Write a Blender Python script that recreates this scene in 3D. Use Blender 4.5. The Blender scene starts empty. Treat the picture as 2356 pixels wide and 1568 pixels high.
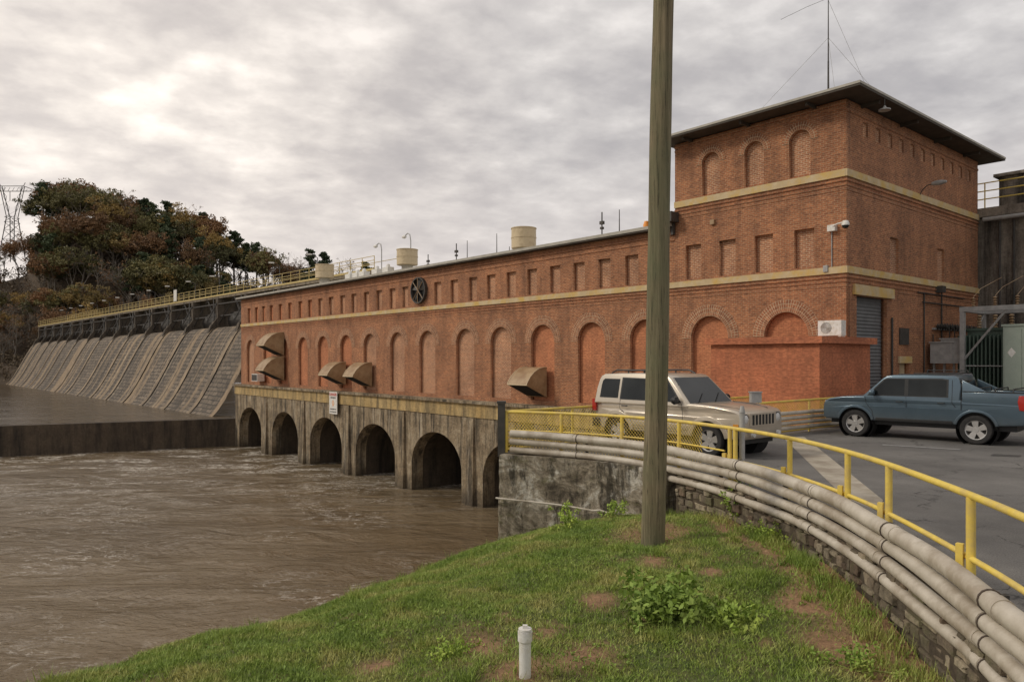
import bpy, bmesh, math, random
import numpy as np
from mathutils import Vector, Matrix
random.seed(7); np.random.seed(7)
S=bpy.context.scene; COL=S.collection
R=math.radians
CZ=2.3; F=1700.0; HU=1178.0; HV=825.0
D=28.0; DL=Vector((-.646,.763,0)); DR=Vector((.763,.646,0))
C=Vector((.4524*D,D,0))
def at(u,d,z): return Vector(((u-HU)/F*d,d,z))
def onz(u,v,z=0.0): return at(u,(CZ-z)*F/(v-HV),z)
def T(u,b=0.0):
    r=(u-HU)/F; c=C+DR*b
    return (c.x-r*c.y)/(.646+.763*r)
def Yd(t,b=0.0): return (C+DL*t+DR*b).y
def Zf(u,v,b=0.0): return CZ+(HV-v)*Yd(T(u,b),b)/F
def Wd(u):
    r=(u-HU)/F; return (r*C.y-C.x)/(.763-.646*r)
# ---------------------------------------------------------------- materials
def nm(name):
    m=bpy.data.materials.new(name); m.use_nodes=True
    nt=m.node_tree; b=nt.nodes["Principled BSDF"]; return m,nt,b
def N(nt,t,**k):
    n=nt.nodes.new(t)
    for a,v in k.items(): setattr(n,a,v)
    return n
def c4(c): return (c[0],c[1],c[2],1)
def noise(nt,vec,scale,detail=5,rough=.6,dist=0.0):
    n=N(nt,'ShaderNodeTexNoise'); n.inputs['Scale'].default_value=scale
    n.inputs['Detail'].default_value=detail; n.inputs['Roughness'].default_value=rough; n.inputs['Distortion'].default_value=dist
    if vec is not None: nt.links.new(vec,n.inputs['Vector'])
    return n
def ramp(nt,fac,stops):
    r=N(nt,'ShaderNodeValToRGB'); e=r.color_ramp.elements
    while len(e)<len(stops): e.new(.5)
    for i,(p,c) in enumerate(stops):
        e[i].position=p; e[i].color=c4(c) if not isinstance(c,(int,float)) else (c,c,c,1)
    nt.links.new(fac,r.inputs['Fac']); return r
def mix(nt,fac,a,b,blend='MIX'):
    m=N(nt,'ShaderNodeMix',data_type='RGBA',blend_type=blend)
    if isinstance(fac,(int,float)): m.inputs[0].default_value=fac
    else: nt.links.new(fac,m.inputs[0])
    for s,i in ((a,6),(b,7)):
        if isinstance(s,tuple): m.inputs[i].default_value=c4(s)
        else: nt.links.new(s,m.inputs[i])
    return m.outputs[2]
def mul(nt,a,b,op='MULTIPLY'):
    m=N(nt,'ShaderNodeMath',operation=op)
    for i,s in enumerate((a,b)):
        if isinstance(s,(int,float)): m.inputs[i].default_value=s
        else: nt.links.new(s,m.inputs[i])
    return m.outputs[0]
def mapping(nt,src,scale=(1,1,1),rot=(0,0,0)):
    tc=N(nt,'ShaderNodeTexCoord'); mp=N(nt,'ShaderNodeMapping')
    mp.inputs['Scale'].default_value=scale; mp.inputs['Rotation'].default_value=rot
    nt.links.new(tc.outputs[src],mp.inputs['Vector']); return mp.outputs[0]
def bump(nt,b,h,strength=.3,dist=.02):
    n=N(nt,'ShaderNodeBump'); n.inputs['Strength'].default_value=strength; n.inputs['Distance'].default_value=dist
    nt.links.new(h,n.inputs['Height']); nt.links.new(n.outputs[0],b.inputs['Normal'])
def noisy(name,c1,c2,scale=3,rough=.8,bp=.2,bd=.02,metal=0,stretch=(1,1,1),c3=None,s3=.6,lo=.3,hi=.7):
    m,nt,b=nm(name); v=mapping(nt,'Object',stretch)
    n=noise(nt,v,scale,6,.65); r=ramp(nt,n.outputs[0],[(lo,c1),(hi,c2)]); col=r.outputs[0]
    if c3 is not None:
        n2=noise(nt,v,s3,6,.7); r2=ramp(nt,n2.outputs[0],[(.45,0.0),(.62,1.0)]); col=mix(nt,r2.outputs[0],col,c3)
    nt.links.new(col,b.inputs['Base Color']); b.inputs['Roughness'].default_value=rough; b.inputs['Metallic'].default_value=metal
    if bp: bump(nt,b,noise(nt,v,scale*6,5,.7).outputs[0],bp,bd)
    return m
def brickmat(name,c1,c2,mortar,bw=.225,rh=.082,ms=.011,offset=.5,streak=.5,dark=(.09,.045,.028),bp=.5):
    m,nt,b=nm(name); uv=mapping(nt,'UV')
    t=N(nt,'ShaderNodeTexBrick'); nt.links.new(uv,t.inputs['Vector'])
    t.offset=offset
    t.inputs['Color1'].default_value=c4(c1); t.inputs['Color2'].default_value=c4(c2); t.inputs['Mortar'].default_value=c4(mortar)
    t.inputs['Scale'].default_value=1; t.inputs['Mortar Size'].default_value=ms; t.inputs['Mortar Smooth'].default_value=.1
    t.inputs['Brick Width'].default_value=bw; t.inputs['Row Height'].default_value=rh; t.inputs['Bias'].default_value=0
    n=noise(nt,mapping(nt,'UV',(1,1,1)),.5,7,.7); r=ramp(nt,n.outputs[0],[(.32,(.66,.65,.65)),(.5,(1,1,1)),(.68,(1.25,1.22,1.18))])
    col=mix(nt,1.0,t.outputs[0],r.outputs[0],'MULTIPLY')
    n2=noise(nt,mapping(nt,'UV',(1.2,.12,1)),1.5,6,.7); r2=ramp(nt,n2.outputs[0],[(.48,0.0),(.72,streak)])
    col=mix(nt,r2.outputs[0],col,dark)
    n3=noise(nt,mapping(nt,'UV',(4,10,1)),1.5,3,.7); r3=ramp(nt,n3.outputs[0],[(.35,(.65,.65,.65)),(.65,(1.3,1.3,1.3))])
    col=mix(nt,.8,col,r3.outputs[0],'MULTIPLY')
    nt.links.new(col,b.inputs['Base Color']); b.inputs['Roughness'].default_value=.9
    inv=N(nt,'ShaderNodeMath',operation='SUBTRACT'); inv.inputs[0].default_value=1; nt.links.new(t.outputs[1],inv.inputs[1])
    bump(nt,b,inv.outputs[0],bp,.01); return m
M={}
M['brick']=brickmat('red_brick',(.42,.165,.072),(.26,.095,.045),(.40,.265,.16),ms=.0095,rh=.078)
M['infill']=brickmat('brick_infill',(.46,.20,.095),(.33,.13,.065),(.56,.40,.27),ms=.012,rh=.078,streak=.3)
M['orange']=brickmat('painted_brick_infill',(.53,.215,.10),(.46,.175,.082),(.38,.155,.08),ms=.010,streak=.25)
M['archbrick']=brickmat('arch_brick',(.38,.16,.075),(.25,.095,.048),(.50,.36,.235),bw=.1,rh=.165,ms=.012,offset=0,streak=.15)
M['block']=brickmat('painted_block',(.48,.17,.082),(.44,.15,.072),(.35,.115,.058),bw=.45,rh=.21,ms=.006,streak=.3,bp=.2)
M['stone']=noisy('painted_stone_band',(.48,.365,.20),(.62,.50,.32),2,.85,.2,.01,c3=(.58,.39,.12),s3=1.2)
def concrete(name,c1,c2,dark,streakscale=(1.3,1.3,.13),amt=.85,lo=.46,hi=.66):
    m,nt,b=nm(name); v=mapping(nt,'Object')
    n=noise(nt,v,.9,8,.7); col=ramp(nt,n.outputs[0],[(.3,c1),(.7,c2)]).outputs[0]
    vs=mapping(nt,'Object',streakscale); n2=noise(nt,vs,1.1,7,.7)
    col=mix(nt,ramp(nt,n2.outputs[0],[(lo,0.0),(hi,amt)]).outputs[0],col,dark)
    n3=noise(nt,v,7,6,.75); col=mix(nt,.8,col,ramp(nt,n3.outputs[0],[(.3,(.55,.55,.55)),(.7,(1.3,1.3,1.3))]).outputs[0],'MULTIPLY')
    nt.links.new(col,b.inputs['Base Color']); b.inputs['Roughness'].default_value=.95
    bump(nt,b,n3.outputs[0],.8,.07); return m
def foundm():
    m,nt,b=nm('stained_concrete'); v=mapping(nt,'Object'); n=noise(nt,v,.8,9,.75)
    col=ramp(nt,n.outputs[0],[(.33,(.15,.115,.075)),(.48,(.33,.25,.155)),(.66,(.52,.43,.30))]).outputs[0]
    n2=noise(nt,mapping(nt,'Object',(1.6,1.6,.14)),1.2,8,.75); col=mix(nt,ramp(nt,n2.outputs[0],[(.47,0.0),(.60,.9)]).outputs[0],col,(.055,.045,.032))
    n4=noise(nt,mapping(nt,'Object',(2.4,2.4,.1)),1.2,6,.75); col=mix(nt,ramp(nt,n4.outputs[0],[(.58,0.0),(.66,.6)]).outputs[0],col,(.60,.52,.40))
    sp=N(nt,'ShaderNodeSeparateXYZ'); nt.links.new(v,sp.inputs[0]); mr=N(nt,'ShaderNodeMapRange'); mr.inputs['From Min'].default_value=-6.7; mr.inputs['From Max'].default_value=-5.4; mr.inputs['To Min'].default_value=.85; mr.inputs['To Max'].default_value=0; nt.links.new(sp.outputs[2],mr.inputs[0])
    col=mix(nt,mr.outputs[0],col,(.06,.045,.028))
    n3=noise(nt,v,7,7,.8); col=mix(nt,.9,col,ramp(nt,n3.outputs[0],[(.3,(.5,.5,.5)),(.7,(1.35,1.35,1.35))]).outputs[0],'MULTIPLY')
    nt.links.new(col,b.inputs['Base Color']); b.inputs['Roughness'].default_value=.95; bump(nt,b,n3.outputs[0],1,.1); return m
M['foundation']=foundm()
M['yellowconc']=concrete('ochre_stained_concrete',(.46,.31,.12),(.58,.43,.21),(.14,.11,.065),amt=.85,lo=.44,hi=.64)
M['darkconc']=concrete('dark_wet_and_shaded_concrete',(.065,.048,.033),(.12,.09,.06),(.02,.017,.014))  # wet river wall; in the tunnels it paints their shade into the colour
M['abut']=concrete('weathered_concrete',(.15,.125,.10),(.36,.31,.25),(.03,.026,.022),lo=.43,hi=.6,amt=.92)
def retainm():
    m,nt,b=nm('mossy_concrete'); v=mapping(nt,'Object',(1,1,1.3)); n=noise(nt,v,1.5,9,.75,.6)
    col=ramp(nt,n.outputs[0],[(.35,(.07,.055,.038)),(.44,(.22,.18,.125)),(.54,(.40,.345,.26)),(.62,(.70,.66,.57))]).outputs[0]
    n2=noise(nt,mapping(nt,'Object',(1.5,1.5,.35)),1.6,8,.75); col=mix(nt,ramp(nt,n2.outputs[0],[(.50,0.0),(.60,.9)]).outputs[0],col,(.05,.042,.028))
    n4=noise(nt,v,2.2,5,.7); col=mix(nt,ramp(nt,n4.outputs[0],[(.56,0.0),(.68,.5)]).outputs[0],col,(.15,.145,.05))
    n3=noise(nt,v,9,7,.8); col=mix(nt,.9,col,ramp(nt,n3.outputs[0],[(.3,(.5,.5,.5)),(.7,(1.4,1.4,1.4))]).outputs[0],'MULTIPLY')
    nt.links.new(col,b.inputs['Base Color']); b.inputs['Roughness'].default_value=.95; bump(nt,b,mul(nt,n.outputs[0],n3.outputs[0],'ADD'),1,.07); return m
M['retain']=retainm()
def dam_m():
    m,nt,b=nm('dam_masonry'); uv=mapping(nt,'UV')
    w0=noise(nt,uv,.7,3,.6); ad=N(nt,'ShaderNodeVectorMath',operation='MULTIPLY_ADD'); nt.links.new(w0.outputs['Color'],ad.inputs[0]); ad.inputs[1].default_value=(.5,.35,0); nt.links.new(uv,ad.inputs[2])
    t=N(nt,'ShaderNodeTexBrick'); nt.links.new(ad.outputs[0],t.inputs['Vector'])
    for k,c in (('Color1',(.20,.158,.115)),('Color2',(.11,.087,.064)),('Mortar',(.05,.04,.03))): t.inputs[k].default_value=c4(c)
    t.inputs['Scale'].default_value=1; t.inputs['Mortar Size'].default_value=.07; t.inputs['Brick Width'].default_value=1.5; t.inputs['Row Height'].default_value=.55
    n=noise(nt,mapping(nt,'UV',(.20,.012,1)),1,6,.75); col=mix(nt,ramp(nt,n.outputs[0],[(.51,0.0),(.56,.95)]).outputs[0],t.outputs[0],(.27,.195,.12))
    n5=noise(nt,mapping(nt,'UV',(.5,.02,1)),1.1,7,.75); col=mix(nt,ramp(nt,n5.outputs[0],[(.52,0.0),(.59,.85)]).outputs[0],col,(.05,.04,.03))
    n4=noise(nt,mapping(nt,'UV',(.9,.03,1)),1.2,7,.75); col=mix(nt,ramp(nt,n4.outputs[0],[(.60,0.0),(.66,.85)]).outputs[0],col,(.48,.385,.27))
    n3=noise(nt,uv,1.1,8,.8); col=mix(nt,.9,col,ramp(nt,n3.outputs[0],[(.3,(.45,.45,.45)),(.7,(1.5,1.5,1.5))]).outputs[0],'MULTIPLY')
    nt.links.new(col,b.inputs['Base Color']); b.inputs['Roughness'].default_value=.8
    bump(nt,b,n3.outputs[0],.8,.15); return m
M['dam']=dam_m()
M['damstrip']=noisy('smooth_stained_concrete',(.22,.16,.10),(.36,.27,.175),.8,.8,.4,.05,stretch=(1,1,.2),c3=(.13,.10,.07),s3=1.1)
M['yellow']=noisy('yellow_paint',(.72,.52,.075),(.82,.63,.14),5,.5,.05,.004,c3=(.62,.46,.14),s3=4)
M['fadedyellow']=noisy('faded_yellow_paint',(.48,.37,.14),(.58,.45,.18),3,.6,.05)
M['galv']=noisy('grey_pipe',(.44,.39,.315),(.60,.545,.46),4,.5,.08,.005,c3=(.35,.295,.225),s3=1.5)
M['clamp']=noisy('rusty_clamp',(.06,.045,.035),(.12,.09,.07),9,.6,.08)
M['steel']=noisy('dark_steel',(.035,.033,.03),(.08,.07,.06),5,.6,.1)
M['lightsteel']=noisy('galvanised_steel',(.28,.28,.27),(.45,.44,.42),5,.5,.05)
M['white']=noisy('white_plastic',(.70,.68,.64),(.82,.81,.78),6,.5,.03,c3=(.62,.58,.5),s3=7)
M['roof']=noisy('roof_edge',(.34,.32,.27),(.48,.45,.39),2,.8,.1)
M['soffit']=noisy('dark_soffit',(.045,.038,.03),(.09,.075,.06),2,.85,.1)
M['tan']=noisy('tan_metal',(.56,.45,.28),(.66,.54,.36),2,.55,.08,c3=(.46,.36,.22),s3=2)
M['hood']=noisy('brown_metal',(.34,.23,.125),(.45,.32,.185),2,.5,.08,c3=(.28,.17,.085),s3=1.3)
M['black']=noisy('black_trim',(.012,.012,.012),(.025,.025,.024),6,.5,.05)
M['dark']=noisy('void_shade_black',(.006,.006,.006),(.012,.011,.01),2,.95,0)  # near-black that puts the shade inside openings and recesses into the colour
M['rubber']=noisy('tyre_rubber',(.014,.014,.014),(.035,.032,.03),9,.85,.1)
M['green']=noisy('green_transformer',(.06,.10,.075),(.09,.13,.10),3,.5,.05)
M['greygreen']=noisy('grey_green_cabinet',(.30,.36,.30),(.38,.43,.36),2,.5,.05)
M['shutter']=noisy('grey_shutter',(.12,.125,.13),(.18,.185,.19),2,.5,.05)
def paint(name,c,rough=.3,metal=.4):
    m,nt,b=nm(name); v=mapping(nt,'Object'); n=noise(nt,v,3,5,.6)
    col=ramp(nt,n.outputs[0],[(.3,tuple(x*.88 for x in c)),(.7,c)]).outputs[0]
    sp=N(nt,'ShaderNodeSeparateXYZ'); nt.links.new(v,sp.inputs[0]); d=ramp(nt,sp.outputs[2],[(.35,.55),(.8,0.0)])
    n2=noise(nt,v,6,5,.7); col=mix(nt,mul(nt,d.outputs[0],n2.outputs[0]),col,(.20,.15,.10))
    nt.links.new(col,b.inputs['Base Color'])
    b.inputs['Metallic'].default_value=metal; b.inputs['Roughness'].default_value=rough
    b.inputs['Coat Weight'].default_value=.6; b.inputs['Coat Roughness'].default_value=.08; return m
M['champ']=paint('champagne_paint',(.63,.555,.45)); M['blue']=paint('slate_blue_paint',(.105,.155,.195),.32,.5); M['navy']=paint('dark_paint',(.02,.022,.03))
M['chrome']=paint('alloy',(.75,.75,.74),.3,.6)
def glassm():
    m,nt,b=nm('tinted_glass'); v=mapping(nt,'Object'); n=noise(nt,v,1.5,3,.5)
    nt.links.new(ramp(nt,n.outputs[0],[(.3,(.006,.008,.008)),(.7,(.02,.023,.023))]).outputs[0],b.inputs['Base Color'])
    b.inputs['Roughness'].default_value=.05; b.inputs['Specular IOR Level'].default_value=.38; return m
M['glass']=glassm()
M['redlamp']=noisy('red_lens',(.35,.02,.015),(.45,.03,.02),8,.2,0); M['clearlamp']=noisy('clear_lens',(.5,.5,.48),(.7,.7,.68),12,.15,0)
M['amber']=noisy('amber_lens',(.6,.25,.03),(.7,.3,.05),8,.2,0)
M['red']=noisy('red_paint',(.5,.04,.03),(.6,.06,.04),5,.5,0); M['orangep']=noisy('orange_paint',(.8,.3,.05),(.85,.35,.07),5,.5,0)
# ---------------------------------------------------------------- mesh builder
def finish(me,mats,smooth=35,boxuv=True):
    for m in mats: me.materials.append(m)
    if boxuv:
        uvl=me.uv_layers.new(name='UVMap'); n=len(me.loops)
        uv=np.zeros((n,2),dtype=np.float32)
        co=np.empty(len(me.vertices)*3,dtype=np.float32); me.vertices.foreach_get('co',co); co=co.reshape(-1,3)
        for p in me.polygons:
            nn=p.normal; 
            for li in p.loop_indices:
                c=co[me.loops[li].vertex_index]
                if abs(nn.z)>.75: uv[li]=(c[0],c[1])
                elif abs(nn.x)>abs(nn.y): uv[li]=(c[1],c[2])
                else: uv[li]=(c[0],c[2])
        uvl.data.foreach_set('uv',uv.ravel())
    if smooth:
        me.shade_smooth(); me.set_sharp_from_angle(angle=R(smooth))
def link(me,name,parent=None,loc=(0,0,0),rot=0.0):
    o=bpy.data.objects.new(name,me); COL.objects.link(o); o.location=loc; o.rotation_euler=(0,0,rot)
    if parent: o.parent=parent
    return o
def empty(name,loc=(0,0,0),rot=0.0):
    return link(None,name,None,loc,rot)
def tag(o,label,cat,group=None):
    o["label"]=label; o["category"]=cat
    if group: o["group"]=group
    return o
class MB:
    def __init__(s): s.v=[];s.f=[];s.m=[]
    def add(s,vs,fs,mi=0):
        n=len(s.v); s.v+= [tuple(v) for v in vs]; s.f+=[tuple(i+n for i in f) for f in fs]; s.m+=[mi]*len(fs)
    def box(s,x0,x1,y0,y1,z0,z1,mi=0):
        x0,x1=min(x0,x1),max(x0,x1);y0,y1=min(y0,y1),max(y0,y1);z0,z1=min(z0,z1),max(z0,z1)
        s.add([(x0,y0,z0),(x1,y0,z0),(x1,y1,z0),(x0,y1,z0),(x0,y0,z1),(x1,y0,z1),(x1,y1,z1),(x0,y1,z1)],
              [(0,3,2,1),(4,5,6,7),(0,1,5,4),(1,2,6,5),(2,3,7,6),(3,0,4,7)],mi); return s
    def cyl(s,p0,p1,r0,r1=None,n=12,mi=0,caps=True):
        if r1 is None: r1=r0
        p0=Vector(p0);p1=Vector(p1);d=(p1-p0)
        if d.length<1e-6: return s
        d.normalize(); a=Vector((0,0,1)) if abs(d.z)<.9 else Vector((1,0,0)); x=d.cross(a).normalized(); y=d.cross(x)
        vs=[]
        for p,r in((p0,r0),(p1,r1)):
            for i in range(n):
                t=2*math.pi*i/n; vs.append(p+x*math.cos(t)*r+y*math.sin(t)*r)
        fs=[(i,(i+1)%n,n+(i+1)%n,n+i) for i in range(n)]
        if caps: fs+=[tuple(range(n-1,-1,-1)),tuple(range(n,2*n))]
        s.add(vs,fs,mi); return s
    def tube(s,pts,r,n=8,mi=0,caps=True):
        pts=[Vector(p) for p in pts]; k=len(pts); rr=r if isinstance(r,(list,tuple)) else [r]*k
        vs=[]; px=None
        for i,p in enumerate(pts):
            d=(pts[min(i+1,k-1)]-pts[max(i-1,0)]).normalized()
            a=Vector((0,0,1)) if abs(d.z)<.95 else Vector((1,0,0))
            x=d.cross(a).normalized() 
            if px is not None:
                x=(px-d*px.dot(d)).normalized()
            px=x; y=d.cross(x)
            for j in range(n):
                t=2*math.pi*j/n; vs.append(p+x*math.cos(t)*rr[i]+y*math.sin(t)*rr[i])
        fs=[]
        for i in range(k-1):
            for j in range(n): fs.append((i*n+j,i*n+(j+1)%n,(i+1)*n+(j+1)%n,(i+1)*n+j))
        if caps: fs+=[tuple(range(n-1,-1,-1)),tuple(range((k-1)*n,k*n))]
        s.add(vs,fs,mi); return s
    def lathe(s,prof,o=(0,0,0),axis='z',n=24,mi=0):
        vs=[];k=len(prof)
        for r,h in prof:
            for j in range(n):
                t=2*math.pi*j/n; a,b=r*math.cos(t),r*math.sin(t)
                p=(a,b,h) if axis=='z' else ((a,h,b) if axis=='y' else (h,a,b))
                vs.append((p[0]+o[0],p[1]+o[1],p[2]+o[2]))
        fs=[(i*n+j,i*n+(j+1)%n,(i+1)*n+(j+1)%n,(i+1)*n+j) for i in range(k-1) for j in range(n)]
        s.add(vs,fs,mi); return s
    def mesh(s,name,mats,smooth=35,recalc=True):
        me=bpy.data.meshes.new(name); me.from_pydata(s.v,[],s.f); me.update()
        me.polygons.foreach_set('material_index',s.m)
        if recalc:
            bm=bmesh.new(); bm.from_mesh(me); bmesh.ops.recalc_face_normals(bm,faces=bm.faces); bm.to_mesh(me); bm.free()
        finish(me,mats,smooth); return me
    def obj(s,name,mats,parent=None,loc=(0,0,0),rot=0.0,smooth=35,recalc=True):
        if not isinstance(mats,list): mats=[mats]
        return link(s.mesh(name,mats,smooth,recalc),name,parent,loc,rot)
def platemesh(outer,holes,thick,mapf,name,mats,bevel=0.0,smooth=35):
    cu=bpy.data.curves.new('tmpc','CURVE'); cu.dimensions='2D'; cu.fill_mode='BOTH'
    for lp in [outer]+list(holes):
        sp=cu.splines.new('POLY'); sp.points.add(len(lp)-1)
        for i,p in enumerate(lp): sp.points[i].co=(p[0],p[1],0,1)
        sp.use_cyclic_u=True
    cu.extrude=thick/2-bevel
    if bevel: cu.bevel_depth=bevel; cu.bevel_resolution=2; cu.offset=-bevel
    o=bpy.data.objects.new('tmpo',cu); COL.objects.link(o)
    dg=bpy.context.evaluated_depsgraph_get(); dg.update()
    me=bpy.data.meshes.new_from_object(o.evaluated_get(dg)); me.name=name
    bpy.data.objects.remove(o); bpy.data.curves.remove(cu)
    for v in me.vertices: v.co=Vector(mapf(v.co.x,v.co.y,v.co.z+thick/2))
    bm=bmesh.new(); bm.from_mesh(me); bmesh.ops.remove_doubles(bm,verts=bm.verts,dist=1e-4); bmesh.ops.recalc_face_normals(bm,faces=bm.faces); bm.to_mesh(me); bm.free()
    while me.uv_layers: me.uv_layers.remove(me.uv_layers[0])
    me.materials.clear(); me.update(); finish(me,mats if isinstance(mats,list) else [mats],smooth); return me
def catmull(keys,n):
    K=[np.array(k,dtype=float) for k in keys]; out=[]
    for i in range(len(K)-1):
        p0=K[max(i-1,0)];p1=K[i];p2=K[i+1];p3=K[min(i+2,len(K)-1)]
        for j in range(n):
            t=j/n; out.append(.5*((2*p1)+(-p0+p2)*t+(2*p0-5*p1+4*p2-p3)*t*t+(-p0+3*p1-3*p2+p3)*t**3))
    out.append(K[-1]); return np.array(out)
# ================================================================= POWERHOUSE
TH=math.atan2(-.763,.646)
PH=empty('powerhouse_building',C,TH)
tag(PH,"long red brick hydroelectric powerhouse with square tower and arched blind windows","building")
front=lambda a,z,d:(a,d,z)
side=lambda a,z,d:(-d,a,z)
TL=T(1553); TE=T(555)
def archloop(cx,w,z0,zs,rise,n=14,back=False):
    p=[(cx-w,z0),(cx+w,z0)]
    for i in range(n+1):
        t=math.pi*i/n; p.append((cx+w*math.cos(t),zs+rise*math.sin(t)))
    return p
def rect(x0,x1,z0,z1): return [(x0,z0),(x1,z0),(x1,z1),(x0,z1)]
def ring(name,parent,cx,r0,r1,zs,proud,mapf,rows=True,ext=0.0,n=28):
    me=bpy.data.meshes.new(name); vs=[];fs=[];uvs=[]
    def P(r,t,d): 
        return mapf(cx+r*math.cos(t),zs+r*math.sin(t),d)
    rm=(r0+r1)/2
    for i in range(n):
        a=math.pi*i/n;b=math.pi*(i+1)/n
        k=len(vs); vs+=[P(r0,a,-proud),P(r1,a,-proud),P(r1,b,-proud),P(r0,b,-proud)]; fs.append((k,k+1,k+2,k+3)); uvs+=[(a*rm,0),(a*rm,r1-r0),(b*rm,r1-r0),(b*rm,0)]
        k=len(vs); vs+=[P(r1,a,-proud),P(r1,a,.02),P(r1,b,.02),P(r1,b,-proud)]; fs.append((k,k+1,k+2,k+3)); uvs+=[(a*rm,0),(a*rm,.05),(b*rm,.05),(b*rm,0)]
        k=len(vs); vs+=[P(r0,a,-proud),P(r0,b,-proud),P(r0,b,.02),P(r0,a,.02)]; fs.append((k,k+1,k+2,k+3)); uvs+=[(a*rm,0),(b*rm,0),(b*rm,.05),(a*rm,.05)]
    me.from_pydata(vs,[],fs); u=me.uv_layers.new(name='UVMap')
    for i,c in enumerate(uvs): u.data[i].uv=c
    bm=bmesh.new(); bm.from_mesh(me); bmesh.ops.recalc_face_normals(bm,faces=bm.faces); bm.to_mesh(me); bm.free()
    me.materials.append(M['archbrick']); return link(me,name,parent)
def infill(loop,mat,mapf,depth,parent):
    o=link(platemesh(loop,[],.04,lambda a,z,d:mapf(a,z,d+depth),'blind_window',mat,smooth=0),'blind_window',parent); return o
ZR=8.3; ZT=12.15
bigU=[1808,1632,1485,1360,1248,1152,1070,983,914,851,796,743,697,652,615,576]
orangeU={1808,1632,1485,1360,1248,796,743,697,652,615}
smallU=[1595,1673,1757,1850]+[1453,1390,1332,1277,1224,1176,1130,1088,1045,1007,932,903,872,843,814,788,762,737,713,691,667,645,624,606,590,573]
holesT=[];holesM=[]
def small(l,t,u):
    w=.42
    z0,z1=5.90,7.44
    if u<1560: z0,z1=5.90,7.36
    l.append(rect(-t-w,-t+w,z0,z1)); infill(rect(-t-w-.03,-t+w+.03,z0-.03,z1+.03),M['orange'] if u<720 else M['infill'],front,.2,PH)
for u in bigU:
    t=T(u); l=holesT if t<TL else holesM
    lp=archloop(-t,.97,-.02,3.22,.97); l.append(lp)
    o=infill(archloop(-t,1.0,-.05,3.22,1.0),M['orange'] if u in orangeU else M['infill'],front,.24,PH)
    ring('arch_trim',o,-t,.975,1.47,3.22,.02,front)
for u in smallU:
    t=T(u); small(holesT if t<TL else holesM,t,u)
for u in (1635,1735,1840):
    t=T(u); holesT.append(archloop(-t,.46,9.56,10.95,.46)); 
    o=infill(archloop(-t,.49,9.53,10.95,.49),M['infill'],front,.2,PH)
    ring('arch_trim',o,-t,.465,.76,10.95,.02,front,n=18)
tf=T(967); fanz=Zf(967,668); 
link(platemesh(rect(-TL+.0,0,0,ZT),holesT,.3,front,'tower_wall',M['brick'],smooth=0),'tower_wall',PH)
link(platemesh(rect(-TE,-TL,-.28,ZR),holesM,.3,front,'long_wall',M['brick'],smooth=0),'long_wall',PH)
# right side wall
WR=14.0; dw0,dw1=.85,3.55; dh=4.75
hs=[rect(dw0,dw1,-.0+.001,dh)]
for u,v0,v1,w in ((2058,547,630,.42),(2165,573,650,.42)):
    wc=Wd(u); y=(C+DR*wc).y; z0=CZ+(HV-v1)*y/F; z1=CZ+(HV-v0)*y/F
    hs.append(rect(wc-w,wc+w,z0,z1)); infill(rect(wc-w-.03,wc+w+.03,z0-.03,z1+.03),M['infill'],side,.12,PH)
for i in range(11):
    a=1.6+i*1.12; hs.append(rect(a-.22,a+.22,11.0,11.55)); infill(rect(a-.25,a+.25,10.97,11.58),M['infill'],side,.07,PH)
hs.append(rect(4.75,5.75,.001,2.1))
link(platemesh(rect(.3,WR,0,ZT),[h for h in hs],.3,side,'tower_wall',M['brick'],smooth=0),'tower_wall',PH)
m=MB(); m.box(-TL,-.3,WR-.3,WR-.001,0,ZT-.01); m.box(-TL+.001,-TL+.3,.301,WR-.301,0,ZT-.01); m.obj('tower_wall',M['brick'],PH,smooth=0)
m=MB(); m.box(-TE,-TL-.01,13.7,14,-.28,ZR); m.box(-TE,-TE+.3,.301,13.7,-.28,ZR); m.obj('end_wall',M['brick'],PH,smooth=0)
# bands
m=MB(); m.box(-TE,-.0,-.07,0.01,5.56,5.82); m.box(-.01,.07,-.07,WR,5.56,5.82); m.obj('stone_band',M['stone'],PH,smooth=0)
m=MB(); m.box(-TL,-.0,-.07,0.01,9.22,9.5); m.box(-.01,.07,-.07,WR,9.22,9.5); m.obj('stone_band',M['stone'],PH,smooth=0)
m=MB()
for zb in (5.56,9.22):
    for k,(dz,pr) in enumerate(((.09,.045),(.26,.03),(.43,.02))):
        x0=-TE if zb<6 else -TL
        m.box(x0,0,-pr,.01,zb-dz-.075,zb-dz); m.box(-.01,pr,-pr,WR,zb-dz-.075,zb-dz)
m.obj('corbel_course',M['brick'],PH,smooth=0)
m=MB(); m.box(-TL,0,-.03,.01,11.78,11.86);m.box(-TL,0,-.05,.01,11.95,12.05); m.box(-.01,.03,-.03,WR,11.7,11.8); m.box(-TE,-TL,-.04,.01,7.75,7.84); m.box(-TE,-TL,-.06,.01,8.0,8.1); m.obj('corbel_course',M['brick'],PH,smooth=0)
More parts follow.
